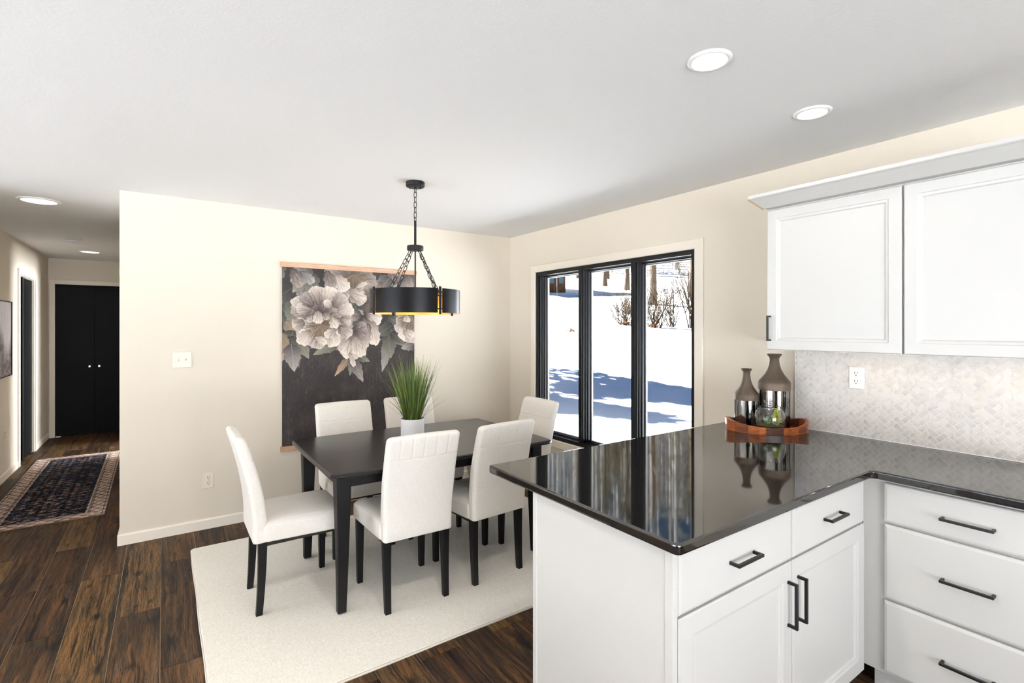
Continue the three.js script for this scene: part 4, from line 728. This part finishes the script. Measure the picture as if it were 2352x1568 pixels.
  const ruffle = (x, y, a, L, w, col) => { petal(x, y, a, L, w, col, 0.13); const t = a * Math.PI / 180; for (let i = 0; i < 9; i++) { const s = rr(-0.8, 0.8), d = L * rr(0.45, 0.95); brush(x + Math.cos(t + s * w / L) * d * 0.7, y + Math.sin(t + s * w / L) * d * 0.7, a + s * 40, L * rr(0.1, 0.3), rr(1, 4), rnd() < 0.5 ? TINT : col[0], rr(0.15, 0.45)); } };
  for (let i = 0; i < 60; i++) leaf(rr(-0.05, 1.02), rr(-0.04, 0.34), rr(20, 160), rr(0.12, 0.26), rr(0.03, 0.065), [GREEN, DEEP, GREY, DEEP][i % 4]);
  for (const a of [[0.55, 0.2, 40, 0.24, 0.05, DEEP], [0.7, 0.3, 120, 0.24, 0.05, GREEN], [0.6, 0.38, 160, 0.24, 0.06, DEEP], [0.78, 0.36, 30, 0.2, 0.05, GREEN], [0.82, 0.42, 150, 0.2, 0.05, DEEP], [0.8, 0.46, 50, 0.18, 0.05, GREEN], [0.02, 0.40, 45, 0.17, 0.045, TAN], [0.07, 0.46, 100, 0.22, 0.06, GREEN], [0.05, 0.50, 75, 0.24, 0.05, DEEP], [0.0, 0.48, 95, 0.24, 0.05, TAN], [0.09, 0.50, 62, 0.19, 0.055, GREEN], [0.06, 0.56, 84, 0.2, 0.06, GREY], [0.42, 0.53, 152, 0.24, 0.05, GREEN], [0.5, 0.46, 130, 0.2, 0.05, DEEP], [0.80, 0.5, 104, 0.30, 0.05, GREY], [0.78, 0.5, 84, 0.19, 0.06, GREEN], [0.80, 0.48, 40, 0.16, 0.04, DEEP], [1.0, 0.58, 165, 0.12, 0.04, GREY], [0.46, 0.68, 128, 0.16, 0.026, TAN], [0.50, 0.66, 100, 0.15, 0.03, GREEN], [0.50, 0.69, 66, 0.19, 0.04, GREY], [0.53, 0.66, 25, 0.11, 0.03, GREEN]]) leaf(...a);
  // flower at the top, seen from its side
  for (const [a, L, w, col] of [[-160, 0.20, 0.07, PET2], [-125, 0.2, 0.07, PET2], [-90, 0.18, 0.07, PET2], [-40, 0.2, 0.08, PET2], [0, 0.21, 0.075, PET2], [25, 0.2, 0.07, PET], [55, 0.17, 0.07, PET2], [95, 0.14, 0.07, PET2], [135, 0.18, 0.07, PET2]]) ruffle(0.48, 0.09, a, L, w, col);
  shade(0.50, 0.06, 0.12, 0.07, 0, [92, 80, 72], 0.8); stamens(0.50, 0.04, 0.13, 200, -10, 150);
  for (const [x, y, a, L, w, col] of [[0.42, 0.15, 28, 0.2, 0.06, PET], [0.46, 0.17, 12, 0.15, 0.05, WHT], [0.40, 0.12, 70, 0.12, 0.055, PET], [0.36, 0.05, 50, 0.15, 0.06, WHT], [0.52, 0.14, -8, 0.1, 0.045, WHT], [0.30, 0.02, 70, 0.14, 0.05, PET2]]) ruffle(x, y, a, L, w, col);
  for (const [x, y, a, L, w, col] of [[0.06, 0.02, 60, 0.15, 0.05, PET2], [0.12, 0.04, 40, 0.12, 0.04, GREY], [0.82, 0.1, -60, 0.14, 0.04, PET2], [0.88, 0.05, 60, 0.15, 0.05, GREY], [0.72, 0.08, 95, 0.11, 0.03, PET], [0.78, 0.1, 70, 0.1, 0.03, PET2], [0.95, 0.0, 80, 0.12, 0.05, PET2]]) ruffle(x, y, a, L, w, col);
  // right flower, cut by the edge
  for (const [a, L, w, col] of [[-170, 0.11, 0.06, PET2], [-135, 0.15, 0.07, PET], [-100, 0.16, 0.07, PET], [-70, 0.16, 0.07, PET2], [165, 0.13, 0.065, PET], [140, 0.16, 0.07, PET], [112, 0.18, 0.07, WHT], [85, 0.19, 0.075, PET], [55, 0.17, 0.07, PET], [0, 0.16, 0.08, PET2]]) ruffle(0.97, 0.38, a, L, w, col);
  shade(0.97, 0.39, 0.11, 0.1, 0, [98, 84, 76], 0.9); stamens(0.98, 0.35, 0.14, 260, 60, 190); ruffle(0.9, 0.47, 25, 0.11, 0.04, WHT); ruffle(0.94, 0.34, 95, 0.06, 0.035, WHT); ruffle(0.87, 0.34, -70, 0.1, 0.04, WHT);
  // lower flowers in the middle
  for (const [x, y, a, L, w, col] of [[0.66, 0.24, -110, 0.14, 0.055, PET2], [0.64, 0.26, -70, 0.12, 0.05, PET], [0.58, 0.28, 20, 0.12, 0.05, PET], [0.64, 0.28, 80, 0.15, 0.05, PET], [0.6, 0.33, 30, 0.14, 0.055, WHT], [0.58, 0.36, 70, 0.18, 0.06, PET], [0.65, 0.39, 84, 0.19, 0.055, WHT], [0.62, 0.41, 104, 0.17, 0.05, PET], [0.56, 0.33, 150, 0.09, 0.04, PET2]]) ruffle(x, y, a, L, w, col);
  shade(0.60, 0.34, 0.05, 0.1, 0.3, DK, 0.55);
  for (const [a, L, w, col] of [[165, 0.1, 0.045, PET2], [140, 0.15, 0.05, PET], [122, 0.2, 0.05, PET], [106, 0.23, 0.055, WHT], [90, 0.22, 0.06, PET], [74, 0.22, 0.055, WHT], [58, 0.17, 0.055, PET], [30, 0.12, 0.05, PET2], [-20, 0.1, 0.05, PET2]]) ruffle(0.51, 0.46, a, L, w, col);
  shade(0.5, 0.47, 0.05, 0.09, 0.1, DK, 0.5); ruffle(0.47, 0.53, 108, 0.12, 0.04, WHT); ruffle(0.52, 0.51, 84, 0.14, 0.045, WHT); ruffle(0.47, 0.63, 70, 0.12, 0.022, WHT);
  // the large peony
  for (let i = 0; i < 17; i++) ruffle(0.27 + rr(-0.01, 0.01), 0.36 + rr(-0.01, 0.01), i * 21.2 + rr(-6, 6), rr(0.185, 0.245), rr(0.055, 0.085), [PET, PET2, PET, WHT][i % 4]);
  shade(0.25, 0.33, 0.13, 0.09, -0.2, DK, 0.75); shade(0.3, 0.40, 0.12, 0.1, 0.4, DK, 0.55);
  for (const [x, y, a, L, w, col] of [[0.20, 0.32, -165, 0.11, 0.055, PET], [0.21, 0.29, -130, 0.12, 0.055, PET2], [0.25, 0.28, -95, 0.14, 0.06, PET], [0.30, 0.27, -70, 0.14, 0.065, WHT], [0.35, 0.29, -45, 0.13, 0.065, PET], [0.38, 0.33, -15, 0.13, 0.06, WHT], [0.40, 0.38, 12, 0.09, 0.05, PET], [0.39, 0.43, 40, 0.12, 0.055, PET], [0.33, 0.48, 70, 0.11, 0.06, WHT], [0.25, 0.49, 100, 0.11, 0.06, PET], [0.19, 0.46, 125, 0.13, 0.055, WHT], [0.15, 0.40, 155, 0.09, 0.05, PET]]) ruffle(x, y, a, L, w, col);
  shade(0.28, 0.42, 0.12, 0.085, 0.3, [92, 76, 66], 0.95); stamens(0.27, 0.42, 0.125, 420, 10, 190); stamens(0.31, 0.39, 0.085, 160, -90, 40);
  for (const [x, y, a, L, w, col] of [[0.245, 0.32, 92, 0.095, 0.042, WHT], [0.29, 0.33, 70, 0.06, 0.03, PET], [0.345, 0.36, 76, 0.095, 0.038, WHT], [0.20, 0.35, 115, 0.06, 0.026, PET], [0.22, 0.51, 30, 0.10, 0.032, WHT], [0.37, 0.45, 140, 0.10, 0.035, WHT], [0.33, 0.30, -120, 0.07, 0.03, WHT]]) ruffle(x, y, a, L, w, col);
  for (let i = 0; i < 2400; i++) { c.fillStyle = rgb([60, 54, 52], 1, rr(0.04, 0.16)); c.fillRect(rnd() * CW, rnd() * CH, rr(0.6, 1.6), rr(3, 26)); } // woven grain over the print
  const tx = new THREE.CanvasTexture(cv); tx.colorSpace = THREE.SRGBColorSpace; tx.magFilter = THREE.LinearFilter;
  part('canvas', [fin(new THREE.BoxGeometry(X1 - X0, Y1 - Y0, 0.0015).translate((X0 + X1) / 2, (Y0 + Y1) / 2, 0.009))], mat({ name: 'printed_canvas', map: tx, roughness: 0.85, specularIntensity: 0.2 }), o, 'dark canvas with large pale peonies');
  const oakT = dataTex(256, 64, (x, y) => { const n = fbm(x / 40, y / 3, 4), b = 0.82 + 0.36 * n; return [182 * b, 143 * b, 116 * b]; }), oak = mat({ name: 'pale_wood_rail', map: oakT, roughness: 0.55 });
  oakT.repeat.set(2, 8);
  for (const [y0, y1] of [[1.985, 2.022], [0.502, 0.541]]) { const r = part('rail', [boxUV(rb(-2.237, -1.065, y0, y1, 0.0005, 0.021, 0.002))], oak, o, 'pale wooden rail'); if (y0 > 1) for (const x of [-2.09, -1.24]) part('magnet', [cyl(0.006, 0.006, 0.004, x, y1 - 0.001, 0.011, 12)], M.chrome, r); }
}

// ------------------------------------------------------------------ outdoors: snow slope, trees, shrubs, cabin
const depthOf = (x, z) => (x - EYE.x) * Math.sin(YAW) - (z - EYE.z) * Math.cos(YAW);
function ground(x, z) {
  const d = depthOf(x, z), k = [[-60, -0.5], [7, -0.42], [12, -0.12], [18, 0.62], [25, 1.55], [34, 3.2], [45, 4.75], [60, 7.4], [85, 12.5], [130, 22], [240, 40]];
  let y = k[0][1]; for (let i = 0; i + 1 < k.length; i++) if (d >= k[i][0]) { const t = clamp((d - k[i][0]) / (k[i + 1][0] - k[i][0]), 0, 1); y = mix(k[i][1], k[i + 1][1], t); }
  const lat = (x - EYE.x) * Math.cos(YAW) + (z - EYE.z) * Math.sin(YAW), q = lat / Math.max(d, 1), keep = sstep(-0.5, -0.12, q) * sstep(1.0, 0.62, q);
  if (y > -0.42) y = mix(-0.42 + (y + 0.42) * 0.3, y, keep);
  const far = sstep(7, 16, d);
  return y + far * (0.45 * (fbm(x / 7 + 3, z / 7 + 8, 3) - 0.5)) + 0.06 * (fbm(x / 1.3, z / 1.3, 2) - 0.5) * sstep(0.5, 4, Math.max(x, -z - 5, z - 8));
}
{
  const v = [], idx = [], N = 150, M2 = 150, us = [], vs = [];
  for (let i = 0; i <= N; i++) { const t = i / N; us.push(t < 0.16 ? mix(-30, 0, t / 0.16) : 110 * Math.pow((t - 0.16) / 0.84, 2.0)); }
  for (let j = 0; j <= M2; j++) { const t = j / M2 * 2 - 1; vs.push(-4 + Math.sign(t) * (t < 0 ? 110 : 40) * Math.pow(Math.abs(t), 1.8)); }
  us.forEach((x) => vs.forEach((z) => v.push(x, ground(x, z), z)));
  for (let i = 0; i < N; i++) for (let j = 0; j < M2; j++) { const a = i * (M2 + 1) + j, b = a + 1, c2 = a + M2 + 1, d = c2 + 1; idx.push(a, b, c2, b, d, c2); }
  const g = new THREE.BufferGeometry(); g.setAttribute('position', new THREE.Float32BufferAttribute(v, 3)); g.setIndex(idx); g.computeVertexNormals();
  const s = solo('snow_ground', [boxUV(g)], mat({ name: 'snow', color: lin(0.82, 0.87, 0.93), roughness: 0.9, specularIntensity: 0.3 }), 'snow-covered yard rising to a hill outside the window', 'snow');
  s.userData.kind = 'structure';
}
// recursive bare twigs as thin tapered prisms
function twig(out, p, d, L, r, depth, o) {
  const segs = 3; let q = p.clone(), dir = d.clone();
  for (let i = 0; i < segs; i++) {
    const n = q.clone().addScaledVector(dir, L / segs), r0 = r * (1 - 0.22 * i / segs * 2), r1 = r * (1 - 0.22 * (i + 1) / segs * 2), a = new THREE.Vector3(dir.z, dir.x * 0.3, -dir.x).cross(dir).normalize(), b = new THREE.Vector3().crossVectors(dir, a).normalize();
    const R = (c, rad) => [0, 1, 2].map((k) => c.clone().addScaledVector(a, rad * Math.cos(k * 2.094)).addScaledVector(b, rad * Math.sin(k * 2.094)).toArray()), A = R(q, r0), B = R(n, r1);
    for (let k = 0; k < 3; k++) { const j = (k + 1) % 3; out.push(...A[k], ...A[j], ...B[j], ...A[k], ...B[j], ...B[k]); }
    q = n; dir.add(new THREE.Vector3(rr(-1, 1), rr(-1, 1) + o.lift, rr(-1, 1)).multiplyScalar(o.kink)).normalize();
    if (depth > 0) for (let m = 0; m < o.fork; m++) if (rnd() < o.prob) twig(out, q, dir.clone().add(new THREE.Vector3(rr(-1, 1), rr(-0.5, 1), rr(-1, 1)).multiplyScalar(o.spread)).normalize(), L * rr(0.45, 0.75), r1 * 0.62, depth - 1, o);
  }
}
const greyBark = mat({ name: 'grey_bark', color: lin(0.12, 0.115, 0.105), roughness: 0.95, specularIntensity: 0.2 }), bark = mat({ name: 'brown_bark', color: lin(0.030, 0.020, 0.012), roughness: 0.95, specularIntensity: 0.2 }), tan = mat({ name: 'tan_twigs', color: lin(0.026, 0.018, 0.011), roughness: 0.95, specularIntensity: 0.2 }), dry = mat({ name: 'dry_leaves', color: lin(0.06, 0.026, 0.008), roughness: 1, specularIntensity: 0.1, side: THREE.DoubleSide }), needle = mat({ name: 'olive_needles', color: lin(0.035, 0.030, 0.012), roughness: 0.95, specularIntensity: 0.1, side: THREE.DoubleSide });
const spot = (u, d) => { const k = (u - W / 2) / FOCAL * d, x = EYE.x + d * Math.sin(YAW) + k * Math.cos(YAW), z = EYE.z - d * Math.cos(YAW) + k * Math.sin(YAW); return [x, ground(x, z), z]; };
function shrub(label, u, d, n, h, spread, low, r = 0.02, up = 1) {
  const o = thing('bare_shrub', label, 'shrub', spot(u, d), 0, 'bare shrubs on the slope'), v = [];
  for (let i = 0; i < n; i++) { const a = rnd() * 6.283, s = rr(0, spread); twig(v, new THREE.Vector3(rr(-0.25, 0.25), -0.05, rr(-0.25, 0.25)), new THREE.Vector3(Math.cos(a) * s, up, Math.sin(a) * s).normalize(), h * rr(0.5, 0.9), r * rr(0.9, 1.5), 2, { lift: low, kink: 0.16, fork: 2, prob: 0.6, spread: 0.9 }); }
  part('twigs', [fromTris(v)], tan, o, undefined, 'stuff');
  return o;
}
function clump(o, n, R, H2, size, m, name = 'leaves') { const v = []; for (let i = 0; i < n; i++) { const a = rnd() * 6.283, r = Math.sqrt(rnd()) * R, y = rnd() * H2 * (1 - r / R * 0.6), c = new THREE.Vector3(Math.cos(a) * r, y, Math.sin(a) * r), p = new THREE.Vector3(rr(-1, 1), rr(-1, 1), rr(-1, 1)).normalize().multiplyScalar(size * rr(0.5, 1)), q = new THREE.Vector3(rr(-1, 1), rr(-1, 1), rr(-1, 1)).normalize().multiplyScalar(size * rr(0.3, 0.7)); v.push(...c.clone().add(p).toArray(), ...c.clone().add(q).toArray(), ...c.clone().sub(p).toArray()); } part(name, [fromTris(v)], m, o, undefined, 'stuff'); }
{
  const b1 = shrub('large bare shrub arching over dry leaves, seen in the middle pane', 1437, 25, 34, 2.1, 1.5, 0.12, 0.018); clump(b1, 260, 0.5, 0.35, 0.09, dry);
  const b1b = shrub('low dense brown shrub behind the large one in the middle pane', 1443, 28, 60, 1.0, 1.6, 0.05, 0.014, 0.8); b1b.position.y += 0.2;
  const b2 = shrub('bare shrub at the left side of the right pane', 1503, 24, 30, 2.4, 0.7, 0.15, 0.02); clump(b2, 200, 0.55, 0.4, 0.08, dry);
  shrub('bare shrub in the middle of the right pane', 1543, 24.6, 20, 2.6, 0.75, 0.15, 0.022);
  shrub('tall bare shrub against the right edge of the right pane', 1590, 24, 18, 3.4, 0.5, 0.2, 0.026);
  const r0 = spot(1310, 22.5), o = thing('marker_stake', 'thin stake with a small brown leaf pile on the snow', 'stake', r0);
  part('rod', [tube([[0.02, 0, 0], [-0.01, 0.4, 0], [-0.05, 0.82, 0.01]], 0.018, 8, 6)], tan, o); clump(o, 160, 0.22, 0.2, 0.07, dry);
  const tree = (label, u, d, h, r, forkAt, leafy, group = 'trees on the hill', wood = bark) => {
    const t = thing('tree', label, 'tree', spot(u, d), 0, group), rings = []; for (let i = 0; i <= 8; i++) { const y = h * i / 8 - 0.3, rad = r * (1 - 0.55 * i / 8) * (i ? 1 : 1.35); rings.push([...Array(9)].map((_, k) => { const a = -k / 9 * 6.283; return [rad * Math.cos(a) + 0.05 * Math.sin(y), y, rad * Math.sin(a)]; })); }
    part('trunk', [loft(rings)], wood, t);
    const v = []; for (let y = forkAt; y < h; y += h / 22) { const a = rnd() * 6.283; twig(v, new THREE.Vector3(0, y, 0), new THREE.Vector3(Math.cos(a), rr(-0.05, 0.45), Math.sin(a)).normalize(), rr(1.4, 3.2) * (1.1 - 0.5 * y / h), r * 0.28, 2, { lift: 0.05, kink: 0.14, fork: 2, prob: 0.55, spread: 0.8 }); }
    part('branches', [fromTris(v)], wood, t, undefined, 'stuff');
    if (leafy) { const w = []; for (let i = 0; i < leafy; i++) { const y = mix(forkAt, h, Math.pow(rnd(), 1.1)), R = 2.6 * (1.15 - y / h), a = rnd() * 6.283, rad = Math.sqrt(rnd()) * R, c = new THREE.Vector3(Math.cos(a) * rad, y - 0.25 * rad, Math.sin(a) * rad), p = new THREE.Vector3(rr(-1, 1), rr(-0.5, 0.5), rr(-1, 1)).multiplyScalar(0.3), q = new THREE.Vector3(rr(-1, 1), rr(-0.6, 0.4), rr(-1, 1)).multiplyScalar(0.22); w.push(...c.clone().add(p).toArray(), ...c.clone().add(q).toArray(), ...c.clone().sub(p).toArray()); } part('needles', [fromTris(w)], needle, t, undefined, 'stuff'); }
    return t;
  };
  tree('brown tree trunk standing behind the shrubs in the right pane', 1500, 33, 10, 0.23, 3.2, 0);
  tree('tree with snow-laden low boughs at the top of the right pane', 1590, 38, 11, 0.26, 3.0, 500);
  tree('thin tree trunk at the top left of the middle pane', 1389, 50, 13, 0.22, 3.2, 700);
  tree('second thin tree trunk at the top of the middle pane', 1396, 60, 13, 0.18, 3.5, 300);
  tree('tree trunk at the top right of the middle pane', 1440, 46, 13, 0.22, 2.2, 1200);
  tree('tree trunk beside the brown cabin in the left pane', 1327, 60, 12, 0.2, 3.5, 0);
  tree('leafy conifer at the top of the middle pane', 1416, 72, 12, 0.2, 1.6, 1200);
  // bare wood along the top of the hill
  const wood = new THREE.Group(); wood.name = 'hilltop_wood'; wood.userData = { label: 'bare grey wood along the top of the hill', category: 'trees', kind: 'stuff' }; scene.add(wood);
  for (let k = 0; k < 3; k++) {
    const t = tree('', 1200, 80, 19 + 2 * k, 0.34, 3.5, 0, '', greyBark), list = []; scene.remove(t);
    for (let i = 0; i < 30; i++) { const n = i * 3 + k, p = spot(1170 + n * 6.6 + rr(-6, 6), 68 + ((n * 37) % 42)); list.push(new THREE.Matrix4().compose(new THREE.Vector3(...p), new THREE.Quaternion().setFromAxisAngle(new THREE.Vector3(0, 1, 0), rnd() * 6.283), new THREE.Vector3().setScalar(rr(0.85, 1.2)))); }
    for (const c of t.children) { const m = new THREE.InstancedMesh(c.geometry, c.material, list.length); m.name = c.name === 'trunk' ? 'trunks' : 'branches'; m.userData.kind = 'stuff'; list.forEach((x, i) => m.setMatrixAt(i, x)); wood.add(m); }
  }
  // conifers to the left of the view: their shade lies across the near snow
  for (const [d, lat, h, n, lab] of [[17.6, -4.2, 7.4, 2600, 'conifer left of the window view, nearest the yard'], [17, -7.4, 7.8, 3000, 'conifer left of the window view, middle one'], [17.4, -10.8, 7.8, 3000, 'conifer left of the window view, farthest from the yard']]) {
    const x = EYE.x + d * Math.sin(YAW) + lat * Math.cos(YAW), z = EYE.z - d * Math.cos(YAW) + lat * Math.sin(YAW), t = tree(lab, 1176, 30, h, 0.16, 4.2, n, 'conifers shading the yard'); t.position.set(x, ground(x, z), z);
  }
  // brown cabin
  const cp = spot(1299, 44), cab = thing('cabin', 'brown wooden cabin on the hill seen in the left pane', 'cabin', cp, -0.32), wallM = mat({ name: 'brown_siding', color: lin(0.06, 0.026, 0.012), roughness: 0.9, specularIntensity: 0.1 }), cg = mat({ name: 'cabin_glass', color: lin(0.06, 0.08, 0.09), roughness: 0.1 });
  part('wall', [bx(-6, 0, -1.2, 3.4, -5, 0)], wallM, cab);
  for (let i = 0; i < 30; i++) part('board', [bx(-6 + i * 0.2, -6 + i * 0.2 + 0.185, -1.2, 3.4, 0, 0.02)], wallM, cab);
  for (const x of [-0.42, -1.3, -3.2]) { const w = part('window', [ring([[0, 0.02], [0, 0.06], [0.05, 0.06], [0.05, 0.03]], x - 0.27, x + 0.27, 0.72, 1.95)], M.blackFrame, cab); part('pane', [bx(x - 0.23, x + 0.23, 0.76, 1.91, 0.02, 0.032)], cg, w); part('muntin', [bx(x - 0.23, x + 0.23, 1.35, 1.4, 0.032, 0.05)], M.blackFrame, w); }
  part('roof', [fin(new THREE.ExtrudeGeometry(new THREE.Shape([[-5.6, 3.3], [0.6, 3.3], [-2.5, 5.2]].map((p) => new THREE.Vector2(...p))), { depth: 7, bevelEnabled: false })).rotateY(-Math.PI / 2).translate(0.5, 0, 0).scale(1, 1, 1)], mat({ name: 'snowy_roof', color: lin(0.85, 0.86, 0.88), roughness: 0.9 }), cab);
  // icicles along the eaves outside the window
  const ice = mat({ name: 'cloudy_ice', color: lin(0.8, 0.84, 0.88), roughness: 0.25, transmission: 0.35, thickness: 0 });
  const names = ['farthest from the kitchen', 'second from the left', 'left of the middle pane', 'in the middle of the middle pane', 'left in the right pane', 'longest, in the middle of the right pane', 'nearest the right jamb'];
  [[0.051, 1.847], [0.235, 1.894], [0.749, 1.789], [0.915, 1.802], [1.445, 1.794], [1.621, 1.728], [1.789, 1.811]].forEach(([z, y], i) => {
    const p = []; for (let k = 0; k <= 16; k++) { const t = k / 16; p.push([(0.0005 + 0.0042 * t) * (1 + 0.35 * Math.sin(k * 2.3 + i)), mix(y, 2.62, t)]); }
    const m = solo('icicle', [lathe([[0, y], ...p, [0, 2.62]], 10)], ice, 'thin icicle hanging outside the window, ' + names[i], 'icicle', 'icicles outside the window'); m.position.set(0.6, 0, z);
  });
  struct('roof_eave', [bx(0.122, 0.7, 2.62, 2.78, HALLZ - 0.3, REARZ + 0.3)], M.trim, 'roof eave outside above the window', 'eave');
}

// ------------------------------------------------------------------ everything casts and receives shadows
scene.traverse((o) => { if (o.isMesh) { o.castShadow = !(o.material.transmission > 0.9); o.receiveShadow = true; } if (o.isLight && o.shadow) o.castShadow = true; });
renderer.render(scene, camera);
